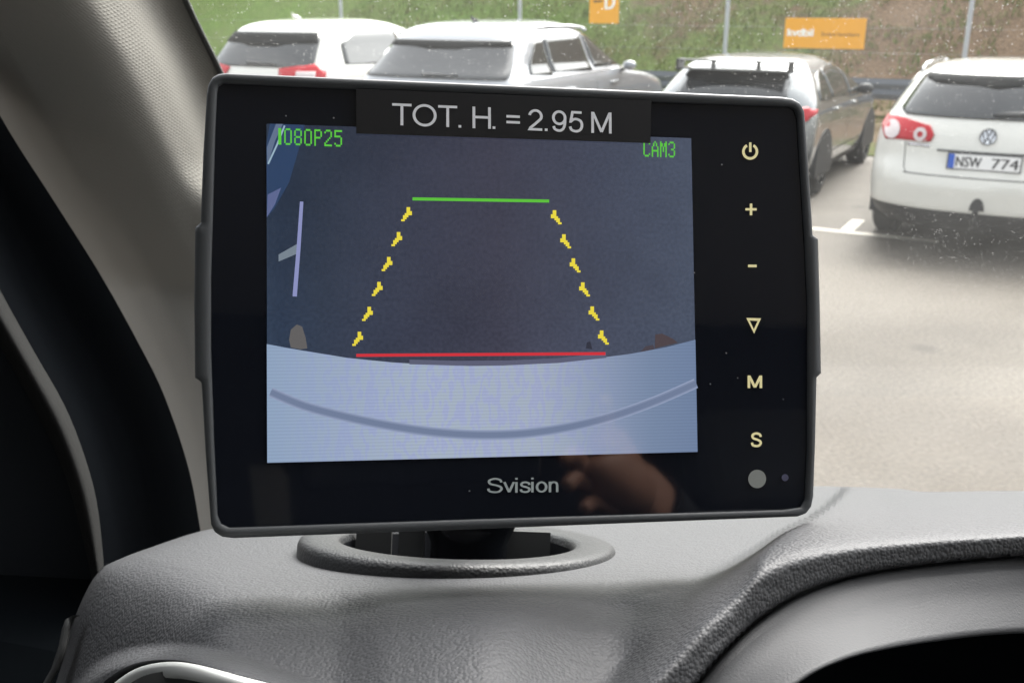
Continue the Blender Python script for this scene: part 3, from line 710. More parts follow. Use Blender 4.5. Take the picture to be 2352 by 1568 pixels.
for sg in (-1, 1):
    c.patch('tail_lamp', 'rear', [(sg*.90, .88), (sg*.52, .88), (sg*.50, 1.02), (sg*.90, 1.05)], M['red'], r, off=.012, nu=16, nv=10)
    c.patch('side_window', 'side', [(.70, 1.20), (1.20, 1.19), (1.20, 1.545), (1.02, 1.52), (.80, 1.34)], M['tint'], r, side=sg, nu=12, nv=12)
    c.patch('side_window', 'side', [(1.25, 1.19), (2.22, 1.185), (2.15, 1.575), (1.25, 1.55)], M['tint'], r, side=sg, nu=14, nv=12)
    c.patch('side_window', 'side', [(2.32, 1.185), (3.28, 1.18), (2.92, 1.40), (2.6, 1.545), (2.24, 1.575)], M['tint'], r, side=sg, nu=14, nv=12)
    wheel(r, sg*.95, .98, .38); wheel(r, sg*.95, 3.95, .38); arch(r, sg*.965, .98, .38); arch(r, sg*.96, 3.95, .38)
    mirror(r, sg*1.03, 3.05, 1.20, M['car_silver'], .75)
    v, f = tube([(sg*.70, .98, 1.62), (sg*.69, 1.1, 1.655), (sg*.69, 1.5, 1.668), (sg*.69, 2.1, 1.66), (sg*.70, 2.35, 1.64), (sg*.71, 2.45, 1.61)], .018, 8); obj('roof_rail', v, f, M['chrome'], r, local=True)
    strip('door_shut_line', c, r, 'sidev', [(2.28, z) for z in (.5, .7, .9, 1.05, 1.15)], .004, M['plastic'], side=sg)
for sg in (-1, 1):
    for y_ in (1.55, 2.75):
        v, f = boxv((sg*(c.side(y_, 1.03)+.015), y_, 1.03), (.03, .2, .03)); bevel(obj('door_handle', v, f, M['car_silver'], r, local=True, smooth=False), .01)
    strip('window_trim', c, r, 'side', [(.7+.12*k_, 1.175) for k_ in range(22)], .007, M['chrome'], off=.012, side=sg)
v, f = tube([(.0, 1.2, 1.71), (0, 1.12, 1.75), (0, 1.08, 1.77)], [.03, .015, .006], 8); obj('antenna', v, f, M['plastic'], r, local=True)

# --- white SUV at the far left
c = Car([(.25, .20, 4.3, .82), (.38, .05, 4.45, .89), (.55, .0, 4.50, .915), (.75, .01, 4.5, .92), (.92, .06, 4.35, .92), (1.03, .10, 3.9, .91), (1.10, .14, 3.5, .89), (1.20, .22, 3.2, .845),
         (1.33, .33, 2.95, .785), (1.47, .46, 2.65, .72), (1.54, .56, 2.4, .65), (1.585, .72, 2.15, .55), (1.61, 1.0, 1.95, .38), (1.618, 1.3, 1.75, .2)], n=3.0, Dr=.40)
r = place_car('parked_car', 'white SUV with wide red tail lamp, next to the pillar', 'car', .55, -8.15, scale=(1.07, 1.03, 1.10))
c.body(r, M['car_white'], .45)
c.patch('rear_window', 'rear', [(-.70, 1.13), (.70, 1.13), (.74, 1.18), (.66, 1.44), (.60, 1.485), (-.60, 1.485), (-.66, 1.44), (-.74, 1.18)], M['car_glass'], r, nu=26, nv=14)
c.patch('window_shade_band', 'rear', [(-.69, 1.35), (-.2, 1.34), (.2, 1.34), (.69, 1.35), (.62, 1.475), (-.62, 1.475)], M['band'], r, off=.017, nu=20, nv=5)
c.patch('wiper', 'rear', [(-.1, 1.15), (.3, 1.15), (.3, 1.165), (-.15, 1.18)], M['plastic'], r, off=.024, nu=10, nv=3)
for sg in (-1, 1):
    l = c.patch('tail_lamp', 'rear', [(sg*.90, .95), (sg*.42, .97), (sg*.36, 1.12), (sg*.76, 1.165), (sg*.87, 1.10)], M['red'], r, off=.012, nu=16, nv=10)
    c.patch('lamp_reflector', 'rear', [(sg*.82, 1.0), (sg*.62, 1.0), (sg*.60, 1.09), (sg*.80, 1.09)], M['clear'], l, off=.022, nu=8, nv=6)
    c.patch('side_window', 'side', [(.70, 1.14), (2.0, 1.12), (1.9, 1.50), (1.1, 1.49), (.76, 1.36)], M['tint'], r, side=sg, nu=16, nv=12)
    c.patch('side_window', 'side', [(2.08, 1.12), (2.95, 1.12), (2.6, 1.34), (2.3, 1.47), (2.0, 1.50)], M['tint'], r, side=sg, nu=14, nv=12)
    wheel(r, sg*.91, .92, .35); wheel(r, sg*.91, 3.6, .35); arch(r, sg*.92, .92, .35); arch(r, sg*.915, 3.6, .35)
    mirror(r, sg*1.02, 2.9, 1.12, M['car_white'])
v, f = tube([(.0, 1.0, 1.61), (0, .90, 1.65), (0, .88, 1.68)], [.035, .02, .006], 8); obj('antenna', v, f, M['car_white'], r, local=True)

# ================================================================== VAN CAB
# windscreen plane: Y = .64 + .9*(2 - z)
def WS(px, py, off=0):
    t = (py-784)/FPX; Z = (.64-off)/(.9466 - .322*t - .9*(.322+.9466*t)); return P(px, py, Z)
def ZW(py): t = (py-784)/FPX; return .64/(.9466 - .322*t - .9*(.322+.9466*t))
Redge = [(250, -420), (345, -180), (421, 0), (461, 85), (500, 165), (590, 370), (705, 640), (815, 950), (860, 1130)]
left = catmull([WS(x+10, y) for x, y in Redge], 6)
V = []; F = []
nR = 12
for i, p in enumerate(left):
    for k in range(nR):
        t = k/(nR-1); V.append(Vector((lerp(p.x, 1.5, t), p.y, p.z)))
ws = obj('windscreen', V, grid_faces(nR, len(left)), M['windscreen']); tag(ws, 'dusty clear windscreen with dried specks above the dashboard', 'windscreen')
# black rubber / frit edge along the pillar
pil = thing('windscreen_pillar', 'grey cloth covered windscreen pillar with black edge strip', 'pillar', P(300, 700, .62))
Ls = [(-620, -430), (-330, -180), (-130, 60), (0, 290), (110, 462), (215, 628), (300, 780), (362, 905), (418, 1070), (446, 1215), (462, 1330)]
def samp(pts, n):
    c_ = catmull([(x, y, 0) for x, y in pts], 20)
    L = [0]
    for a, b in zip(c_, c_[1:]): L.append(L[-1]+(b-a).length)
    out = []
    for k in range(n):
        d = L[-1]*k/(n-1); j = 0
        while j < len(L)-2 and L[j+1] < d: j += 1
        t = (d-L[j])/(L[j+1]-L[j]) if L[j+1] > L[j] else 0
        out.append(c_[j].lerp(c_[j+1], t))
    return out
NR, NC = 70, 44
Rr = samp([(225, -430)] + Redge[1:-1] + [(900, 1330)], NR); Lr = samp(Ls, NR)
bulge = [(0, 0), (.06, .012), (.25, .100), (.38, .138), (.50, .148), (.62, .150), (.78, .150), (.90, .135), (1, .105)]
bulge2 = [(0, .120), (.15, .135), (.38, .150), (.55, .160), (.70, .160), (.85, .145), (1, .105)]
V = []
for j in range(NR):
    a, b = Rr[j], Lr[j]; zr = ZW(min(a.y, 700))*(1.0)
    zr = min(zr, .93)
    for i in range(NC):
        u = i/(NC-1); x = lerp(a.x, b.x, u); y = lerp(a.y, b.y, u)
        wl = sm((y - 350 - 60*u)/150); V.append(P(x, y, zr*(1 - lerp(cr(bulge, u), cr(bulge2, u), wl)*1.25)))
obj('pillar_trim', V, grid_faces(NC, NR), M['cloth'], pil)
V = []
for j in range(NR):
    a = Rr[j]; zr = min(ZW(min(a.y, 700)), .93)
    for (dx, dz) in ((-3, .0), (-1, -.012), (7, -.014), (12, -.006), (13, .01)): V.append(P(a.x+dx, a.y, zr*(1+dz)))
obj('edge_strip', V, grid_faces(5, NR), mat('edge_rubber', (.03, .031, .03, 1), .6), pil)
# door frame: black seal, grey frame trim, black panel
df = thing('door_frame', 'black rubber door seal and grey curved door frame at left', 'door', P(150, 1100, .55))
S1 = [(-700, -300), (-420, 60), (-210, 300), (-90, 480), (0, 665), (80, 810), (148, 930), (192, 1040), (222, 1150), (238, 1290), (242, 1380)]
S2 = [(-740, -200), (-480, 200), (-300, 420), (-160, 580), (-60, 700), (0, 800), (55, 900), (112, 1010), (152, 1110), (180, 1210), (208, 1330), (214, 1400)]
a1 = samp(Ls, 60); b1 = samp(S1, 60); c1 = samp(S2, 60)
V = []
for j in range(60):
    z = lerp(.50, .62, j/59)
    for u in [k/9 for k in range(10)]:
        x = lerp(a1[j].x+14, b1[j].x-14, u); y = lerp(a1[j].y, b1[j].y, u)
        V.append(P(x, y, z + .03*math.cos(math.pi*(u-.5))**2*(1)))
obj('door_seal', V, grid_faces(10, 60), M['seal'], df)
V = []
for j in range(60):
    z = lerp(.42, .50, j/59)
    for k in range(11):
        u = k/10; x = lerp(b1[j].x, c1[j].x, u); y = lerp(b1[j].y, c1[j].y, u)
        V.append(P(x, y, z - .022*math.sin(math.pi*u)**.7 if 0 < u < 1 else z+.02))
obj('frame_trim', V, grid_faces(11, 60), M['door_trim'], df)
V = []
for j in range(60):
    z = lerp(.44, .50, j/59)
    for u in (0, .3, .6, 1):
        V.append(P(lerp(c1[j].x+6, -900, u), c1[j].y + u*260, z*(1-.1*u)))
V2 = [P(240, 1390, .50), P(80, 1390, .46), P(-900, 1560, .45), P(200, 1760, .42), P(-900, 1900, .42)]
obj('door_panel', V, grid_faces(4, 60), M['seal'], df)
v, f = [P(214, 1320, .50), P(-900, 1300, .44), P(-900, 2100, .40), P(120, 2100, .40), P(150, 1500, .46)], [(0, 1, 2, 3, 4)]
obj('lower_panel', v, f, M['void'], df, smooth=False)

# ---- dashboard surface
def plane_t(k, t): return k/(t-.0577)
def yseam(x): return cr([(1400, 1800), (1560, 1622), (1600, 1568), (1650, 1507), (1700, 1457), (1750, 1414), (1800, 1381), (1850, 1356), (1900, 1337), (2000, 1312), (2150, 1291), (2352, 1273), (2500, 1264), (2720, 1262), (3300, 1272), (3900, 1300)], x)
def xridge(y): return cr([(1100, 1960), (1150, 1915), (1185, 1868), (1220, 1800), (1260, 1745), (1300, 1695), (1350, 1640), (1400, 1585), (1450, 1525), (1568, 1400), (1700, 1300)], y)
def yroll(x): return cr([(100, 1300), (300, 1335), (560, 1385), (760, 1385), (900, 1400), (1100, 1412), (1300, 1385), (1420, 1375), (1540, 1400), (1700, 1430)], x)
def baseZ(x, y):
    yr = yroll(x); t = (y-784)/FPX
    f = lambda yy: plane_t(.058, (yy-784)/FPX)
    zr = f(yr-60)
    if y < yr-60: z = f(y)
    else:
        d = y-(yr-60)
        z = zr*(1 - cr([(0, 0), (30, .058), (60, .098), (100, .132), (150, .163), (220, .196), (400, .27)], d))
    # hollows shaped in to darken the patches where the monitor's shadow falls
    z += .005*math.exp(-((x-760)/110)**2-((y-1385)/34)**2) + .004*math.exp(-((x-1420)/120)**2-((y-1400)/30)**2)
    return z
def hoodedge(x): return cr([(1400, .231), (1600, .245), (1800, .262), (2000, .275), (2200, .283), (2400, .288), (2720, .290)], x)
def hoodZ(x, y):
    d = yseam(x)-y; d0 = cr([(1500, 190), (1700, 165), (1800, 140), (1900, 95), (2050, 66), (2200, 55), (2352, 48), (2720, 45)], x)
    z1 = hoodedge(x)
    if d < 0: return z1 + .016*sm(-d/14)
    if d < 9: return z1 + .002*(1-d/9)**2
    dA = cr([(1500, 100), (1700, 86), (1800, 70), (1900, 55), (2050, 44), (2352, 37), (2720, 35)], x)
    ww = cr([(1500, 260), (1700, 220), (1800, 170), (1900, 115), (2050, 72), (2352, 46), (2720, 42)], x)
    e = max(0, d-dA); g = e*e/(2*ww) if e < ww else e-ww/2
    return z1/(1 - min(.62, z1*.0175*g))
def dashZ(x, y):
    b = baseZ(x, y)
    h = hoodZ(x, max(y, 1100)); wdt = cr([(1185, 8), (1230, 12), (1270, 28), (1330, 80), (1420, 130), (1700, 160)], y)
    wgt = sm(((x-xridge(y))/wdt + 1)/2)
    h = min(h, .70)
    k_ = .012; q_ = max(0, k_-abs(h-b))/k_; h = min(h, b) - q_*q_*k_*.25
    z = b*(1-wgt) + h*wgt
    if x > 1980: z = min(z, .72)
    if x < 520: z += .045*((520-x)/320)**2
    ds = yseam(x)-y
    if ds < 0: z = max(z, hoodedge(x)) + .03*sm(-ds/12)
    # chamfer round the corner air vent
    yo = cr([(60, 1720), (120, 1640), (170, 1568), (215, 1520), (262, 1494), (330, 1478), (420, 1474), (520, 1492), (640, 1530), (760, 1570), (900, 1640), (1000, 1800)], x)
    if x < 1000:
        z -= .020*sm((y-yo)/46)
    return min(z, .75)
# border curves of the patch
top = samp([(238, 1300), (280, 1281), (330, 1262), (450, 1222), (540, 1207), (800, 1178), (1300, 1140), (1700, 1119), (1870, 1116), (2060, 1122), (2130, 1129), (2352, 1127), (2720, 1133), (3300, 1145), (3900, 1165)], 330)
lf = samp([(238, 1300), (222, 1318), (206, 1342), (185, 1385), (168, 1430), (152, 1490), (128, 1568), (60, 1760)], 130)
NU, NV = 330, 130
V = []; PIX = []
for j in range(NV):
    v = j/(NV-1)
    for i in range(NU):
        u = i/(NU-1)
        T_ = top[i]; L_ = lf[j]; yb = 1760
        B_ = Vector((lerp(60, 3900, u), yb, 0)); R_ = Vector((3900, lerp(1165, yb, v), 0))
        c00, c10, c01, c11 = top[0], top[-1], lf[-1], Vector((3900, yb, 0))
        p = T_*(1-v) + B_*v + L_*(1-u) + R_*u - (c00*(1-u)*(1-v) + c10*u*(1-v) + c01*(1-u)*v + c11*u*v)
        x, y = p.x, p.y
        z = dashZ(x, y)
        # edges roll away from the viewer
        dl = (p-L_).length; z += .035*math.exp(-dl/16)
        if x < 700: dt = max(0, y-T_.y); z += .03*math.exp(-dt/10)*sm((700-x)/200)
        V.append(P(x, y, z)); PIX.append((x, y, z))
# skirts: beyond the far edge and down the left edge
Fd = grid_faces(NU, NV)
k0 = len(V)
for i in range(NU):
    q = V[i]; V.append(q + Vector((0, .05, -.05)))
for i in range(NU):
    q = V[i]; V.append(q + Vector((0, .10, -.45)))
for i in range(NU-1):
    Fd.append((i+1, i, k0+i, k0+i+1)); Fd.append((k0+i+1, k0+i, k0+NU+i, k0+NU+i+1))
k1 = len(V)
for j in range(NV): V.append(V[j*NU] + Vector((-.02, .10, -.10)))
for j in range(NV-1): Fd.append((j*NU, (j+1)*NU, k1+j+1, k1+j))
VENT = [(262, 1600), (290, 1566), (335, 1543), (392, 1535), (450, 1541), (545, 1566), (680, 1606), (790, 1680), (640, 1860), (380, 1850), (250, 1700)]
# ring opening: plane frame in camera space
ROLL = R(-2.0)
rc = Vector(((1052-1176)/FPX*.385, 0, .385)); K = .058 - .0035
rc.y = -(.0577*.385 + K)
fw_ = Vector((0, -math.tan(R(3.3)), 1)).normalized(); rt_ = Vector((math.cos(ROLL), math.sin(ROLL), 0)); rt_ = (rt_ - fw_*rt_.dot(fw_)).normalized(); up_ = fw_.cross(rt_)
if up_.y < 0: up_ = -up_
def RG(r_, th, hgt):
    q = rc + rt_*r_*math.cos(th) + fw_*r_*math.sin(th) + up_*hgt; return cam2w(*q)
rcw = cam2w(*rc); rn = (cam2w(*(rc+up_))-rcw).normalized()
def in_hole(p):
    d = p-rcw; h_ = d.dot(rn); d = d - rn*h_; return d.length < .050 and abs(h_) < .03
Fd = [q for q in Fd if not all(in_hole(V[i]) for i in q)]
dash = thing('dashboard', 'grey grained plastic dashboard top under the windscreen', 'dashboard', P(1300, 1450, .3))
VC = catmull([(x, y, 0) for x, y in VENT], 10, closed=True)
def in_vent(k):
    if k >= len(PIX): return False
    x, y, _ = PIX[k]; c = False
    for i in range(len(VC)):
        a, b = VC[i-1], VC[i]
        if (a.y > y) != (b.y > y) and x < (b.x-a.x)*(y-a.y)/(b.y-a.y)+a.x: c = not c
    return c
Fd = [q for q in Fd if not all(in_vent(i) for i in q)]
def under_seam(k): return k < len(PIX) and PIX[k][1] > yseam(PIX[k][0]) + 22
Fd = [q for q in Fd if not all(under_seam(i) for i in q)]
obj('dash_top', V, Fd, M['leather'], dash)
# ring rim
prof = [(.0606, -.008), (.0604, -.0018), (.0598, -.0002), (.0585, .0006), (.056, .0010), (.053, .0010), (.048, .0007), (.0458, .0004), (.0446, -.0008), (.0442, -.003)]
n = 120; V = []
for (rr, hh) in prof:
    for k in range(n):
        th = 2*math.pi*k/n
        g_ = .0012*(1 if 0 else 0)
        V.append(RG(rr, th, hh))
rim_o = obj('holder_rim', V, grid_faces(n, len(prof), wrapu=True), M['ring'], dash)
V = [RG(.0441, 2*math.pi*k/n, hh) for hh in (-.0028, -.03) for k in range(n)]
obj('holder_wall', V, grid_faces(n, 2, wrapu=True), M['black'], rim_o)
V = [RG(.0438, 2*math.pi*k/n, -.030) for k in range(n)]
obj('holder_floor', V, [tuple(range(n))], M['black'], rim_o, smooth=False)
# mount insert inside the holder: upright grey webs and a dark collar
parts = []
def webbox(x0, x1, d, h0, h1):
    vs_ = []
    for (xx, dd, hh) in ((x0, d, h0), (x1, d, h0), (x1, d, h1), (x0, d, h1), (x0, d+.003, h0), (x1, d+.003, h0), (x1, d+.003, h1), (x0, d+.003, h1)):
        q = rc + rt_*xx + fw_*dd + up_*hh; vs_.append(cam2w(*q))
    return vs_, [(0, 1, 2, 3), (4, 7, 6, 5), (0, 4, 5, 1), (3, 2, 6, 7), (0, 3, 7, 4), (1, 5, 6, 2)]
for (x0, x1, d) in ((-.041, -.027, .012), (-.0235, -.0135, .006), (.017, .036, .012)):
    v, f = webbox(x0, x1, d, -.03, .003); obj('insert_web', v, f, M['dark_grey'], rim_o, smooth=False)

# instrument bezel (smooth) and its dark opening
xs = [1480 + (2720-1480)*k/70 for k in range(71)]
opn = lambda x: cr([(1480, 2000), (1600, 1830), (1700, 1700), (1780, 1610), (1830, 1570), (1900, 1532), (2000, 1498), (2150, 1470), (2352, 1452), (2720, 1445)], x)
seam_p = samp([(1440, 1760), (1560, 1628), (1603, 1572), (1653, 1511), (1703, 1461), (1753, 1418), (1803, 1385), (1853, 1360), (1903, 1341), (2000, 1316), (2150, 1296), (2352, 1279), (2720, 1268), (3300, 1278), (3900, 1306)], 130)
open_p = samp([(1700, 1760), (1745, 1660), (1800, 1596), (1860, 1550), (1920, 1521), (2000, 1497), (2150, 1471), (2352, 1452), (2720, 1445), (3300, 1455), (3900, 1480)], 130)
rows = [(0.0, .2935), (.0, .2895), (.015, .2878), (.04, .2872), (.10, .2870), (.14, .2868), (.17, .2860), (.35, .2845), (.55, .2820), (.75, .2795), (.9, .2778), (.975, .2772), (1.0, .278), (1.005, .281), (.99, .29), (.96, .32)]
V = []
for (u, z) in rows:
    for a, b in zip(seam_p, open_p): V.append(P(lerp(a.x, b.x, u), lerp(a.y, b.y, u), z*hoodedge(a.x)/.285))
bz = obj('instrument_bezel', V, grid_faces(130, len(rows)), M['smooth_dash'], dash)
V = []
for z, du in ((.300, .9), (.34, 1.05), (.34, 4)):
    for a, b in zip(seam_p, open_p): V.append(P(lerp(a.x, b.x, du), lerp(a.y, b.y, du), z*hoodedge(a.x)/.285))
obj('instrument_recess', V, grid_faces(130, 3), M['void'], dash)

# corner air vent: bright ring, gap, grey vane face
ctr = catmull([(x, y, 0) for x, y in VENT], 10, closed=True)
vent = thing('air_vent', 'round dash air vent with bright silver ring at lower left', 'air vent', P(500, 1690, .235))
cx, cy = 520, 1700
VOf = lambda x, y: dashZ(x, min(y, 1600)) - .247
VO = VOf(400, 1560)
V = []; L = len(ctr)
prof = [(30, .246), (16, .236), (13, .2305), (4, .2292), (-14, .2292), (-20, .2305), (-22, .236), (-22, .25)]
for (d, z) in prof:
    for i in range(L):
        tg = (ctr[(i+1) % L]-ctr[i-1]).normalized(); nn = Vector((tg.y, -tg.x, 0))
        if nn.dot(ctr[i]-Vector((cx, cy, 0))) < 0: nn = -nn
        q = ctr[i]+nn*(d if d < 25 else 8); V.append(P(q.x, q.y, z+VOf(ctr[i].x, ctr[i].y)))
obj('vent_ring', V, grid_faces(L, len(prof), wrapu=True), M['white_ring'], vent)
V = [P(cx, cy, .236+VO)] + [P(lerp(q.x, cx, .03), lerp(q.y, cy, .03), .240+VO) for q in ctr]
obj('vent_face', V, [(0, 1+i, 1+(i+1) % L) for i in range(L)], M['dark_grey'], vent)
V = []
for sc_, z in ((1.13, .2405), (1.02, .2445)):
    for q in ctr: V.append(P(cx+(q.x-cx)*sc_ , cy+(q.y-cy)*sc_, z+VOf(q.x, q.y)))
obj('vent_gap', V, grid_faces(L, 2, wrapu=True), M['black'], vent)
# end cap trim at the left side of the dash
cap = [(178, 1412), (166, 1418), (158, 1440), (150, 1480), (134, 1530), (112, 1568), (70, 1700)]
V = []
for (x, y) in cap:
    zc = dashZ(x+30, y) - .004
    V += [P(x-16, y+4, zc+.01), P(x-10, y, zc+.002), P(x+2, y, zc), P(x+6, y, zc+.006)]
obj('end_cap', V, grid_faces(4, len(cap)), M['dark_grey'], dash)

# ---- enclosure of the cab (roof lining, rear wall, right door, floor)
cab = thing('van_cab', 'dim grey van cab lining around the dashboard', 'van interior', (0, -.3, .9))
def slab(name, pts, mt): obj(name, pts, [tuple(range(len(pts)))], mt, cab, smooth=False)
slab('headliner', [(-.9, .22, 2.47), (1.5, .22, 2.47), (1.5, -1.1, 2.55), (-.9, -1.1, 2.55)], M['headliner'])
slab('rear_wall', [(-.62, -1.1, .9), (1.5, -1.1, .9), (1.5, -1.1, 2.55), (-.62, -1.1, 2.55)], M['cab_dark'])
slab('left_door_lining', [(-.62, -1.1, .9), (-.62, .5, .9), (-.62, .5, 2.5), (-.62, -1.1, 2.55)], M['cab_dark'])
slab('right_door_lining', [(1.5, -1.1, .9), (1.5, 1.2, .9), (1.5, 1.2, 1.62), (1.5, -1.1, 1.62)], M['cab_dark'])
slab('floor', [(-.9, -1.1, .9), (1.5, -1.1, .9), (1.5, 1.2, .9), (-.9, 1.2, .9)], M['cab_dark'])
slab('bulkhead', [(-.9, 1.05, .9), (1.5, 1.05, .9), (1.5, 1.05, 1.28), (-.9, 1.05, 1.28)], M['cab_dark'])
# two seats behind the camera (they show in the glossy monitor)
for (x, lb) in ((-.28, 'dark cloth driver seat facing the monitor'), (.85, 'dark cloth passenger seat beside the driver seat')):
    st = thing('car_seat', lb, 'seat', (x, -.55, .9), group='seats of the van cab')
    for nm, c_, s_ in (('cushion', (x, -.45, 1.32), (.5, .52, .16)), ('backrest', (x, -.78, 1.72), (.5, .14, .70)), ('headrest', (x, -.80, 2.17), (.27, .10, .17)), ('seat_base', (x, -.5, 1.07), (.42, .42, .34))):
        v, f = boxv(c_, s_); bevel(obj(nm, v, f, M['seat_cloth'], st, smooth=False), .05, 4)

# ================================================================== MONITOR
u_ax = Vector((.9837, .0043, .180)).normalized(); v_ax = Vector((-.0117, .9992, .0374)); v_ax = (v_ax - u_ax*u_ax.dot(v_ax)).normalized()
n_ax = u_ax.cross(v_ax)
if n_ax.z > 0: n_ax = -n_ax
O_ = Vector(((613-1176)/FPX, -(673-784)/FPX, 1)) * .287
def MP(px, py, off=0.):
    d = Vector(((px-1176)/FPX, -(py-784)/FPX, 1)); t = O_.dot(n_ax)/d.dot(n_ax); q = d*t + n_ax*off; return cam2w(*q)
def cam_dir(v): return cam2w(*v) - Vector((0, 0, CAMZ))
rotm = Matrix((cam_dir(u_ax), -cam_dir(n_ax), cam_dir(v_ax))).transposed()
mon = thing('monitor', 'black reversing camera monitor with TOT. H. = 2.95 M label, standing on the dashboard', 'monitor', MP(1080, 1212, -.012), rotm)
outer = [(474, 215), (478, 195), (487, 179), (500, 171), (517, 168), (800, 180), (1150, 195), (1500, 210), (1795, 223), (1820, 227), (1837, 238), (1846, 256),
         (1857, 400), (1866, 540), (1879, 549), (1883, 700), (1886, 857), (1875, 867), (1872, 1000), (1867, 1140), (1862, 1163), (1850, 1179), (1832, 1186),
         (1500, 1199), (1150, 1213), (800, 1226), (535, 1236), (510, 1233), (493, 1222), (484, 1204), (472, 1050), (462, 880), (459, 875), (447, 867), (445, 700), (447, 522), (460, 512), (466, 350)]
inner = [(499, 216), (502, 200), (513, 193), (815, 206), (1167, 220), (1492, 235), (1810, 246), (1824, 254), (1830, 272), (1847, 547), (1854, 700), (1853, 1035), (1848, 1146), (1838, 1164), (1797, 1170),
         (1108, 1191), (527, 1211), (508, 1202), (500, 1182), (492, 1010), (485, 805), (485, 640), (495, 302)]
cxm, cym = 1170, 700
def raycast(poly, th):
    dx, dy = math.cos(th), math.sin(th); best = None; L = len(poly)
    for i in range(L):
        (x0, y0), (x1, y1) = poly[i], poly[(i+1) % L]
        ex, ey = x1-x0, y1-y0; den = dx*ey-dy*ex
        if abs(den) < 1e-9: continue
        t = ((x0-cxm)*ey-(y0-cym)*ex)/den; s_ = ((x0-cxm)*dy-(y0-cym)*dx)/den
        if t > 0 and -1e-6 <= s_ <= 1+1e-6 and (best is None or t > best): best = t
    return (cxm+dx*best, cym+dy*best)
ths = sorted(set([2*math.pi*k/360 for k in range(360)] + [math.atan2(y-cym, x-cxm) % (2*math.pi) for x, y in outer+inner]))
Lo = [raycast(outer, t) for t in ths]; Li = [raycast(inner, t) for t in ths]; n = len(ths)
rows = [(0.0, -.0008, 0), (0.0, .0006, 0), (.08, .0011, 0), (.75, .0013, 0), (.93, .0006, 0), (1, -.0010, 0), (1, -.010, 0), (1, -.016, 1), (1, -.022, 4)]
V = []
for (u, off, ins) in rows:
    for a, b in zip(Li, Lo):
        x, y = lerp(a[0], b[0], u), lerp(a[1], b[1], u)
        x = lerp(x, cxm, ins*.01); y = lerp(y, cym, ins*.01); V.append(MP(x, y, off) if off > -.003 else MP(x, y, 0) + (MP(x, y, off)-MP(x, y, 0)))
F = grid_faces(n, len(rows), wrapu=True) + [tuple(range((len(rows)-1)*n, len(rows)*n))]
hs_ = obj('housing', V, F, M['bezel'], mon)
V = [MP(cxm, cym, 0)] + [MP(a[0], a[1], 0) for a in Li]
gp = obj('front_glass', V, [(0, 1+(i+1) % n, 1+i) for i in range(n)], M['glasspanel'], mon, smooth=False)

# --- lit screen
e_ = .00012
def ngon(name, pts, mt, parent, lv):
    return obj(name, [MP(x, y, e_*lv) for x, y in pts], [tuple(range(len(pts)))], mt, parent, smooth=False)
def picturemat():
    m = mat('camera_picture', (.004, .004, .005, 1), .06, emit=(1, 1, 1, 1), estr=EK); t = m.node_tree; b = t.nodes['Principled BSDF']
    tc = [n_ for n_ in t.nodes if n_.type == 'TEX_COORD'][0]
    sx = t.nodes.new('ShaderNodeSeparateXYZ'); t.links.new(tc.outputs['Object'], sx.inputs[0])
    # lens view of asphalt: darker blue left, lighter grey right, purplish middle
    r1 = t.nodes.new('ShaderNodeValToRGB'); e = r1.color_ramp.elements
    e[0].position = 0; e[0].color = srgb(58, 72, 92); e[1].position = 1; e[1].color = srgb(84, 94, 114)
    for p_, c_ in ((.08, (48, 60, 80)), (.16, (52, 61, 78)), (.35, (63, 67, 84)), (.52, (69, 70, 86)), (.75, (74, 80, 98))): x = e.new(p_); x.color = srgb(*c_)
    mr = t.nodes.new('ShaderNodeMapRange'); mr.inputs[1].default_value = -.0655; mr.inputs[2].default_value = .078; t.links.new(sx.outputs[0], mr.inputs[0]); t.links.new(mr.outputs[0], r1.inputs[0])
    mz = t.nodes.new('ShaderNodeMapRange'); mz.inputs[1].default_value = .02; mz.inputs[2].default_value = .13; mz.inputs[3].default_value = 1.0; mz.inputs[4].default_value = .72; t.links.new(sx.outputs[2], mz.inputs[0])
    n1 = t.nodes.new('ShaderNodeTexNoise'); n1.inputs['Scale'].default_value = 22; n1.inputs['Detail'].default_value = 7; n1.inputs['Roughness'].default_value = .55
    t.links.new(tc.outputs['Object'], n1.inputs['Vector'])
    m3 = t.nodes.new('ShaderNodeMapRange'); m3.inputs[1].default_value = .25; m3.inputs[2].default_value = .75; m3.inputs[3].default_value = .78; m3.inputs[4].default_value = 1.22; t.links.new(n1.outputs[0], m3.inputs[0])
    n2 = t.nodes.new('ShaderNodeTexNoise'); n2.inputs['Scale'].default_value = 900; t.links.new(tc.outputs['Object'], n2.inputs['Vector'])
    m4 = t.nodes.new('ShaderNodeMapRange'); m4.inputs[1].default_value = .2; m4.inputs[2].default_value = .8; m4.inputs[3].default_value = .8; m4.inputs[4].default_value = 1.2; t.links.new(n2.outputs[0], m4.inputs[0])
    q = None
    for s_ in (mz, m3, m4):
        mx = t.nodes.new('ShaderNodeVectorMath'); mx.operation = 'SCALE'; t.links.new((q or r1).outputs[0], mx.inputs[0]); t.links.new(s_.outputs[0], mx.inputs['Scale']); q = mx
    t.links.new(q.outputs[0], b.inputs['Emission Color']); return m
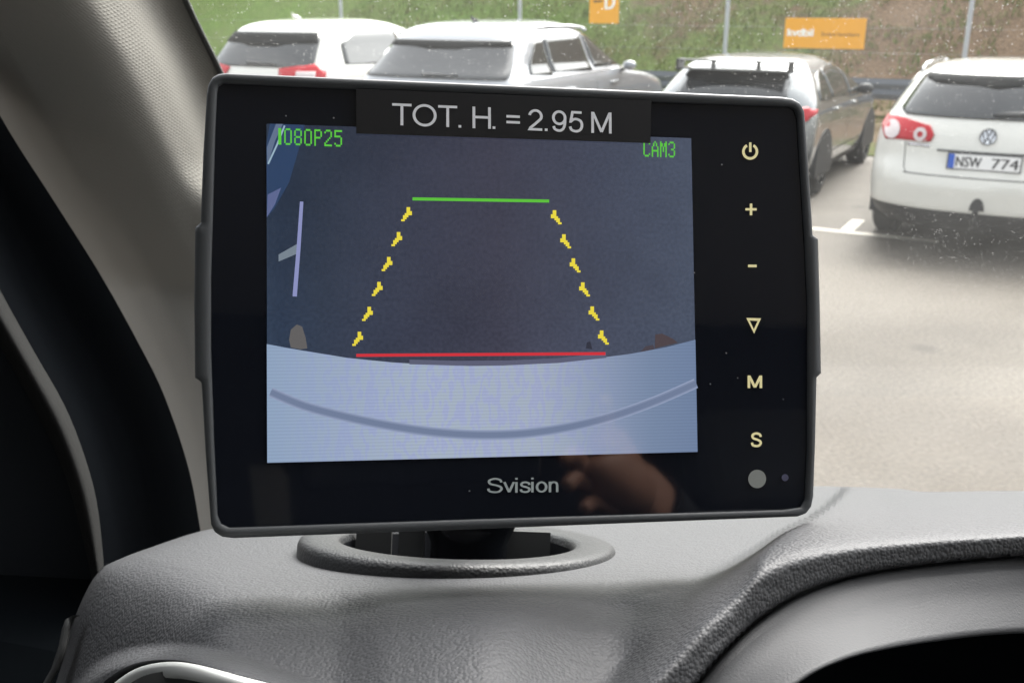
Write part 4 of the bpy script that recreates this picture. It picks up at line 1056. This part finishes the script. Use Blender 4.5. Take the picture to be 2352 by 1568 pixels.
def bumpermat():
    m = mat('camera_bumper_picture', (.004, .004, .005, 1), .06, emit=(1, 1, 1, 1), estr=EK); t = m.node_tree; b = t.nodes['Principled BSDF']
    tc = [n_ for n_ in t.nodes if n_.type == 'TEX_COORD'][0]
    sx = t.nodes.new('ShaderNodeSeparateXYZ'); t.links.new(tc.outputs['Object'], sx.inputs[0])
    r1 = t.nodes.new('ShaderNodeValToRGB'); e = r1.color_ramp.elements
    e[0].position = 0; e[0].color = srgb(138, 160, 186); e[1].position = 1; e[1].color = srgb(106, 124, 156)
    for p_, c_ in ((.2, (150, 165, 194)), (.38, (162, 174, 200)), (.6, (160, 170, 194)), (.72, (140, 153, 180)), (.85, (118, 135, 163))): x = e.new(p_); x.color = srgb(*c_)
    mr = t.nodes.new('ShaderNodeMapRange'); mr.inputs[1].default_value = -.0655; mr.inputs[2].default_value = .078; t.links.new(sx.outputs[0], mr.inputs[0]); t.links.new(mr.outputs[0], r1.inputs[0])
    # moire of the sensor: stretched violet / greenish blotches, finer towards the middle
    mp = t.nodes.new('ShaderNodeMapping'); mp.inputs['Scale'].default_value = (1, 1, .42); mp.inputs['Rotation'].default_value = (0, R(-8), 0); t.links.new(tc.outputs['Object'], mp.inputs[0])
    nw = t.nodes.new('ShaderNodeTexNoise'); nw.inputs['Scale'].default_value = 55; t.links.new(tc.outputs['Object'], nw.inputs['Vector'])
    wv = t.nodes.new('ShaderNodeTexWave'); wv.inputs['Scale'].default_value = 52; wv.inputs['Distortion'].default_value = 11; wv.inputs['Detail'].default_value = 3; wv.inputs['Detail Scale'].default_value = 7
    t.links.new(mp.outputs[0], wv.inputs['Vector'])
    rp = t.nodes.new('ShaderNodeValToRGB'); e = rp.color_ramp.elements
    e[0].position = .1; e[0].color = srgb(150, 156, 206); e[1].position = .9; e[1].color = srgb(164, 178, 174); x = e.new(.5); x.color = srgb(162, 173, 198)
    t.links.new(wv.outputs[1], rp.inputs[0])
    mk = t.nodes.new('ShaderNodeValToRGB'); e = mk.color_ramp.elements; e[0].position = .06; e[0].color = (0, 0, 0, 1); e[1].position = .80; e[1].color = (0, 0, 0, 1)
    for p_, c_ in ((.25, .25), (.4, .35), (.62, .28)): x = e.new(p_); x.color = (c_, c_, c_, 1)
    t.links.new(mr.outputs[0], mk.inputs[0])
    mx = t.nodes.new('ShaderNodeMix'); mx.data_type = 'RGBA'; t.links.new(mk.outputs[0], mx.inputs[0]); t.links.new(r1.outputs[0], mx.inputs[6]); t.links.new(rp.outputs[0], mx.inputs[7])
    sl_ = t.nodes.new('ShaderNodeTexWave'); sl_.bands_direction = 'Z'; sl_.inputs['Scale'].default_value = 330; t.links.new(tc.outputs['Object'], sl_.inputs['Vector'])
    m5 = t.nodes.new('ShaderNodeMapRange'); m5.inputs[3].default_value = .94; m5.inputs[4].default_value = 1.06; t.links.new(sl_.outputs[1], m5.inputs[0])
    sc_ = t.nodes.new('ShaderNodeVectorMath'); sc_.operation = 'SCALE'; t.links.new(mx.outputs[2], sc_.inputs[0]); t.links.new(m5.outputs[0], sc_.inputs['Scale'])
    t.links.new(sc_.outputs[0], b.inputs['Emission Color']); return m
scr = ngon('screen', [(612, 285), (1587, 318), (1601, 1037), (614, 1062)], picturemat(), mon, 2)
bump_top = [(613, 790), (660, 799), (720, 809), (800, 822), (900, 832), (1000, 838), (1080, 840), (1160, 839), (1260, 833), (1360, 824), (1450, 812), (1530, 797), (1596, 780)]
ngon('bumper_view', bump_top + [(1601, 1037), (614, 1062)], bumpermat(), scr, 4)
# image details on the screen
def band(name, pts, wd, mt, lv, parent=None):
    V = []; L = len(pts)
    for i, (x, y) in enumerate(pts):
        (x0, y0), (x1, y1) = pts[max(i-1, 0)], pts[min(i+1, L-1)]; d = math.hypot(x1-x0, y1-y0); nx, ny = -(y1-y0)/d, (x1-x0)/d
        ww = wd[i] if isinstance(wd, (list, tuple)) else wd
        V += [MP(x+nx*ww/2, y+ny*ww/2, e_*lv), MP(x-nx*ww/2, y-ny*ww/2, e_*lv)]
    return obj(name, V, grid_faces(2, L), mt, parent or scr, smooth=False)
sl_pts = catmull([(622, 900, 0), (700, 932, 0), (800, 958, 0), (900, 978, 0), (1000, 992, 0), (1100, 998, 0), (1200, 995, 0), (1300, 981, 0), (1400, 957, 0), (1500, 922, 0), (1597, 880, 0)], 6)
for k_, (w_, c_) in enumerate(((23, (146, 158, 186)), (18, (128, 140, 168)), (12, (112, 125, 153)))):
    band('bumper_seam_view', [(p.x, p.y) for p in sl_pts], w_, lit('scr_seam', *c_), 5+k_*.7)
band('shadow_view', [(940, 831), (1050, 834), (1170, 833), (1280, 828), (1391, 816)], 11, lit('scr_shadow', 92, 94, 116), 5)
band('red_guide_line', [(818, 816), (1389, 812)], 7, lit('scr_red', 205, 52, 62), 7)
band('green_guide_line', [(947, 458), (1260, 463)], 7, lit('scr_green', 92, 190, 60), 7)
ylw = lit('scr_yellow', 232, 214, 66)
bm = ["...##.", "...##.", "...###", "..####", ".###..", ".##...", "##...."]
def bitmap(name, rows_, x0, y0, pw, ph, mt, lv, slope=.0, flip=False, gapless=True):
    V = []; F = []
    for r_, row in enumerate(rows_):
        if flip: row = row[::-1]
        for c_, ch in enumerate(row):
            if ch != '#': continue
            k = len(V)
            for (a, b) in ((0, 0), (1, 0), (1, 1), (0, 1)):
                xx = x0 + (c_+a)*pw; yy = y0 + (r_+b)*ph; V.append(MP(xx, yy + (xx-x0)*slope, e_*lv))
            F.append((k, k+3, k+2, k+1))
    return obj(name, V, F, mt, scr, smooth=False)
for k in range(6):
    x, y = lerp(932, 820, k/5), lerp(493, 778, k/5); bitmap('yellow_guide_mark', bm, x-11, y-16, 4.1, 4.6, ylw, 7)
    x, y = lerp(1277, 1385, k/5), lerp(500, 775, k/5); bitmap('yellow_guide_mark', bm, x-13, y-16, 4.1, 4.6, ylw, 7, flip=True)
G = {'1': [".##", ".##", ".##", ".##", ".##", ".##", ".##", ".##", ".##"],
     '0': [".###.", "#...#", "#...#", "#...#", "#...#", "#...#", "#...#", "#...#", ".###."],
     '8': [".###.", "#...#", "#...#", "#...#", ".###.", "#...#", "#...#", "#...#", ".###."],
     'P': ["####.", "#...#", "#...#", "#...#", "####.", "#....", "#....", "#....", "#...."],
     '2': [".###.", "#...#", "....#", "....#", "...#.", "..#..", ".#...", "#....", "#####"],
     '5': ["#####", "#....", "#....", "####.", "....#", "....#", "....#", "#...#", ".###."],
     'C': [".###.", "#...#", "#....", "#....", "#....", "#....", "#....", "#...#", ".###."],
     'A': ["..#..", ".#.#.", ".#.#.", "#...#", "#...#", "#####", "#...#", "#...#", "#...#"],
     'M': ["#...#", "##.##", "##.##", "#.#.#", "#.#.#", "#.#.#", "#...#", "#...#", "#...#"],
     '3': [".###.", "#...#", "....#", "....#", "..##.", "....#", "....#", "#...#", ".###."]}
gt = lit('scr_text', 92, 196, 62)
x = 636; 
for ch, wd in zip('1080P25', (3, 5, 5, 5, 5, 5, 5)):
    bitmap('status_text', G[ch], x, 296 + (x-636)*.034, 3.5, 4.2, gt, 7, slope=.034); x += 17 if ch == '1' else 23
x = 1476
for ch in 'CAM3':
    bitmap('status_text', G[ch], x, 325 + (x-1476)*.034, 3.1, 4.0, gt, 7, slope=.034); x += 19
lav = lit('scr_line', 138, 144, 190)
band('bay_line_view', [(693, 464), (686, 570), (677, 681)], [8, 9, 10], lav, 5)
ngon('bay_tick_view', [(640, 585), (640, 601), (683, 583), (684, 560)], lit('scr_tick', 118, 130, 142), scr, 4)
ngon('van_corner_view', [(620, 285), (700, 288), (686, 345), (664, 420), (630, 480), (613, 500), (612, 330)], lit('scr_van', 46, 66, 98), scr, 3)
ngon('van_corner_edge', [(634, 286), (650, 286), (632, 325), (618, 370), (614, 375), (613, 340)], lit('scr_van2', 96, 112, 138), scr, 4)
band('van_corner_glint', [(654, 290), (636, 335), (616, 378)], 4, lit('scr_van3', 150, 175, 192), 5)
ngon('van_corner_edge', [(615, 448), (646, 432), (632, 470), (613, 500)], lit('scr_van4', 92, 102, 142), scr, 5)
ngon('wheel_view', [(664, 780), (668, 757), (682, 745), (694, 750), (702, 775), (706, 800), (690, 802), (668, 798)], lit('scr_b1', 98, 96, 96), scr, 3)
ngon('wheel_view', [(1503, 800), (1504, 768), (1520, 766), (1545, 778), (1556, 787)], lit('scr_b2', 78, 68, 72), scr, 3)
ngon('wheel_view', [(1470, 808), (1482, 795), (1500, 792), (1502, 802)], lit('scr_b3', 74, 68, 76), scr, 3)
ngon('wheel_view', [(1345, 800), (1347, 786), (1355, 784), (1360, 802)], lit('scr_b4', 52, 54, 66), scr, 3)

# --- printed label, logo and touch buttons
lab = ngon('height_label', [(818, 207), (1493, 234), (1491, 331), (818, 309)], M['label'], mon, 9)
lab.modifiers.new('solid', 'SOLIDIFY').thickness = .0002
def text_m(name, s_, p0_, p1_, cap, mt, parent, lv, wt=.115):
    A = MP(*p0_, e_*lv); X = MP(*p1_, e_*lv)-A; Y = MP(p0_[0], p0_[1]-cap, e_*lv)-A
    return stroke_text(name, s_, A, X, Y, mt, parent, wt)
text_m('label_lettering', 'TOT. H. = 2.95 M', (900, 290), (1404, 310), 50, M['white_print'], lab, 11.5, .12)
text_m('brand_lettering', 'Svision', (1118, 1131), (1284, 1129), 34, M['grey_glow_print'], mon, 3, .12)
cr_ = M['cream']
bt = [(1722, 347), (1724, 481), (1727, 611), (1730, 747), (1733, 876), (1736, 1008)]
V = []; n = 40; F = []
for rr in (12.5, 18.5):
    for k in range(n+1):
        th = R(-62) + R(304)*k/n; V.append(MP(bt[0][0]+rr*math.cos(th), bt[0][1]+2+rr*math.sin(th)*1.02, e_*3))
V2 = [MP(x_, y_, e_*3) for x_, y_ in ((1719.5, 328), (1725, 328), (1725, 350), (1719.5, 350))]
F = grid_faces(n+1, 2) + [tuple(range(len(V), len(V)+4))]
obj('power_button', V+V2, F, cr_, mon, smooth=False)
x, y = bt[1]; ngon('plus_button', [(x-13, y-2.5), (x-3, y-2.5), (x-3, y-13), (x+3, y-13), (x+3, y-2.5), (x+13, y-2.5), (x+13, y+3), (x+3, y+3), (x+3, y+14), (x-3, y+14), (x-3, y+3), (x-13, y+3)], cr_, mon, 3)
x, y = bt[2]; ngon('minus_button', [(x-10, y-3), (x+10, y-3), (x+10, y+3), (x-10, y+3)], cr_, mon, 3)
x, y = bt[3]
V = [MP(a, b, e_*3) for a, b in ((x-17, y-17), (x+17, y-16), (x+1, y+19), (x-9, y-11), (x+9, y-10), (x+.5, y+9))]
obj('down_button', V, [(0, 3, 4, 1), (1, 4, 5, 2), (2, 5, 3, 0)], cr_, mon, smooth=False)
text_m('menu_button', 'M', (1717, 891), (1750, 891), 29, cr_, mon, 3, .17)
text_m('source_button', 'S', (1724, 1025), (1748, 1025), 32, cr_, mon, 3, .17)
def disk(name, x, y, r_, mt, lv):
    V = [MP(x+r_*math.cos(2*math.pi*k/40), y+r_*1.03*math.sin(2*math.pi*k/40), e_*lv) for k in range(40)]
    return obj(name, V, [tuple(range(40))], mt, mon, smooth=False)
disk('sensor_window', 1738, 1099, 20.5, mat('sensor_grey_glow', (.16, .17, .16, 1), .5, emit=srgb(100, 102, 98), estr=EK*.5), 3)  # no lamp: the grey disc gets a weak glow to lift its tone
disk('status_led', 1802, 1096, 8, mat('led_violet', (.08, .08, .14, 1), .4), 3)
# --- mount stem down into the holder
V = []; n = 48
stem = [(.0, .014, .040), (.012, .014, .03), (.0165, .006, .0), (.0185, .001, 0)]
def RGo(r_, th, hgt, ox=.004, of=.006):
    q = rc + rt_*(ox+r_*math.cos(th)) + fw_*(of+r_*math.sin(th)) + up_*hgt; return cam2w(*q)
pr = [(.0, .05), (.012, .05), (.012, .022), (.0165, .018), (.0185, .012), (.0190, .009), (.0188, .007), (.0178, .005), (.0150, -.001), (.0150, -.028)]
V = [RGo(rr, 2*math.pi*k/n, hh) for (rr, hh) in pr for k in range(n)]
obj('mount_stem', V, grid_faces(n, len(pr), wrapu=True), M['gloss_black'], mon)

# ================================================================== PHONE AND HAND behind the lens (they show in the monitor glass)
def REFL(px, py, t):
    d = Vector(((px-1176)/FPX, -(py-784)/FPX, 1)); tt = O_.dot(n_ax)/d.dot(n_ax); q = d*tt
    d.normalize(); r = d - n_ax*2*d.dot(n_ax); return cam2w(*(q + r*t))
def HR(px, py, t): return REFL(px-12, py-28, t)
ph = thing('phone', 'black phone held up in front of the monitor', 'phone', cam2w(.063, -.06, -.006))
def cbox(x0, x1, y0, y1, z0, z1):
    return [cam2w(x, y, z) for x in (x0, x1) for y in (y0, y1) for z in (z0, z1)], [(0, 1, 3, 2), (4, 6, 7, 5), (0, 4, 5, 1), (2, 3, 7, 6), (0, 2, 6, 4), (1, 5, 7, 3)]
bevel(obj('case', *cbox(-.014, .134, -.062, .014, -.012, -.004), M['gloss_black'], ph, smooth=False), .004, 3)
M['skin'] = mat('skin', (.46, .25, .17, 1), .5, noisecol=((.40, .20, .13, 1), 60))
bm_ = bmesh.new(); lay = None
nodes = {}
def nd(k, p, r): nodes[k] = (p, r)
T0 = .40
nd('wrist', HR(1560, 1290, T0+.06), .024)
nd('palm0', HR(1500, 1190, T0+.03), .026)
nd('palm', HR(1425, 1120, T0), .020)
nd('knuckle', HR(1392, 1072, T0), .014)
ch = [('wrist', 'palm0'), ('palm0', 'palm'), ('palm', 'knuckle')]
for nm, root_, pts in (('index', 'knuckle', [(1398, 1015, 0, .0078), (1396, 965, -.004, .0066), (1402, 934, -.010, .0056)]),
                       ('middle', 'palm', [(1352, 1098, 0, .0082), (1322, 1068, -.008, .0074), (1300, 1092, -.016, .0062)]),
                       ('ring', 'palm', [(1372, 1140, .004, .008), (1330, 1122, -.004, .0072), (1312, 1150, -.014, .006)]),
                       ('little', 'palm0', [(1420, 1190, .006, .007), (1372, 1180, 0, .0062), (1350, 1200, -.01, .0052)]),
                       ('thumb', 'palm0', [(1470, 1110, .022, .010), (1438, 1050, .034, .0088), (1420, 1010, .036, .0072)])):
    prev = root_
    for i, (x, y, dt, r_) in enumerate(pts):
        k = nm+str(i); nd(k, HR(x, y, T0+dt), r_); ch.append((prev, k)); prev = k
keys = list(nodes); per = thing('person', 'hand in a dark sleeve holding up the black phone', 'person', nodes['wrist'][0] - Vector((0, 0, .1)))
Mi = ROOT[per.name].inverted()
me = bpy.data.meshes.new('hand'); me.from_pydata([Mi @ nodes[k][0] for k in keys], [(keys.index(a), keys.index(b)) for a, b in ch], []); me.materials.append(M['skin'])
ho = bpy.data.objects.new('hand', me); C.objects.link(ho); ho.parent = per
sk = ho.modifiers.new('skin', 'SKIN'); ho.modifiers.new('sub', 'SUBSURF').levels = 2; ho.modifiers['sub'].render_levels = 2; sk.use_smooth_shade = True
for k, v_ in zip(keys, me.skin_vertices[0].data): v_.radius = (nodes[k][1],)*2; v_.use_root = (k == 'wrist')
w0 = nodes['wrist'][0]; v, f = tube([w0.lerp(nodes['palm0'][0], 1.05), w0.lerp(nodes['palm0'][0], .5), w0, w0+Vector((.06, -.06, -.06)), w0+Vector((.16, -.2, -.18)), w0+Vector((.22, -.36, -.16))], [.0275, .030, .032, .037, .045, .055], 16)
obj('sleeve', v, f, mat('dark_sleeve_cloth', (.012, .014, .018, 1), .9), per)

v, f = tube([RGo(0, 0, .03), RGo(0, 0, .045), MP(1085, 1000, -.035), MP(1085, 900, -.022)], .010, 14); obj('mount_arm', v, f, M['black'], mon)
# paper note on the rear wall of the cab
def wallpt(px, py):
    a = REFL(px, py, 0); d = REFL(px, py, 1) - a; return a + d*((-1.092-a.y)/d.y)
q = [wallpt(*p_) for p_ in ((572, 1068), (640, 1066), (662, 1095), (668, 1208), (588, 1212))]
pn = thing('paper_note', 'pale paper note fixed to the rear wall behind the seats', 'note', q[4])
obj('sheet', q, [(0, 1, 2, 3, 4)], mat('paper', (.85, .84, .80, 1), .8), pn, smooth=False)
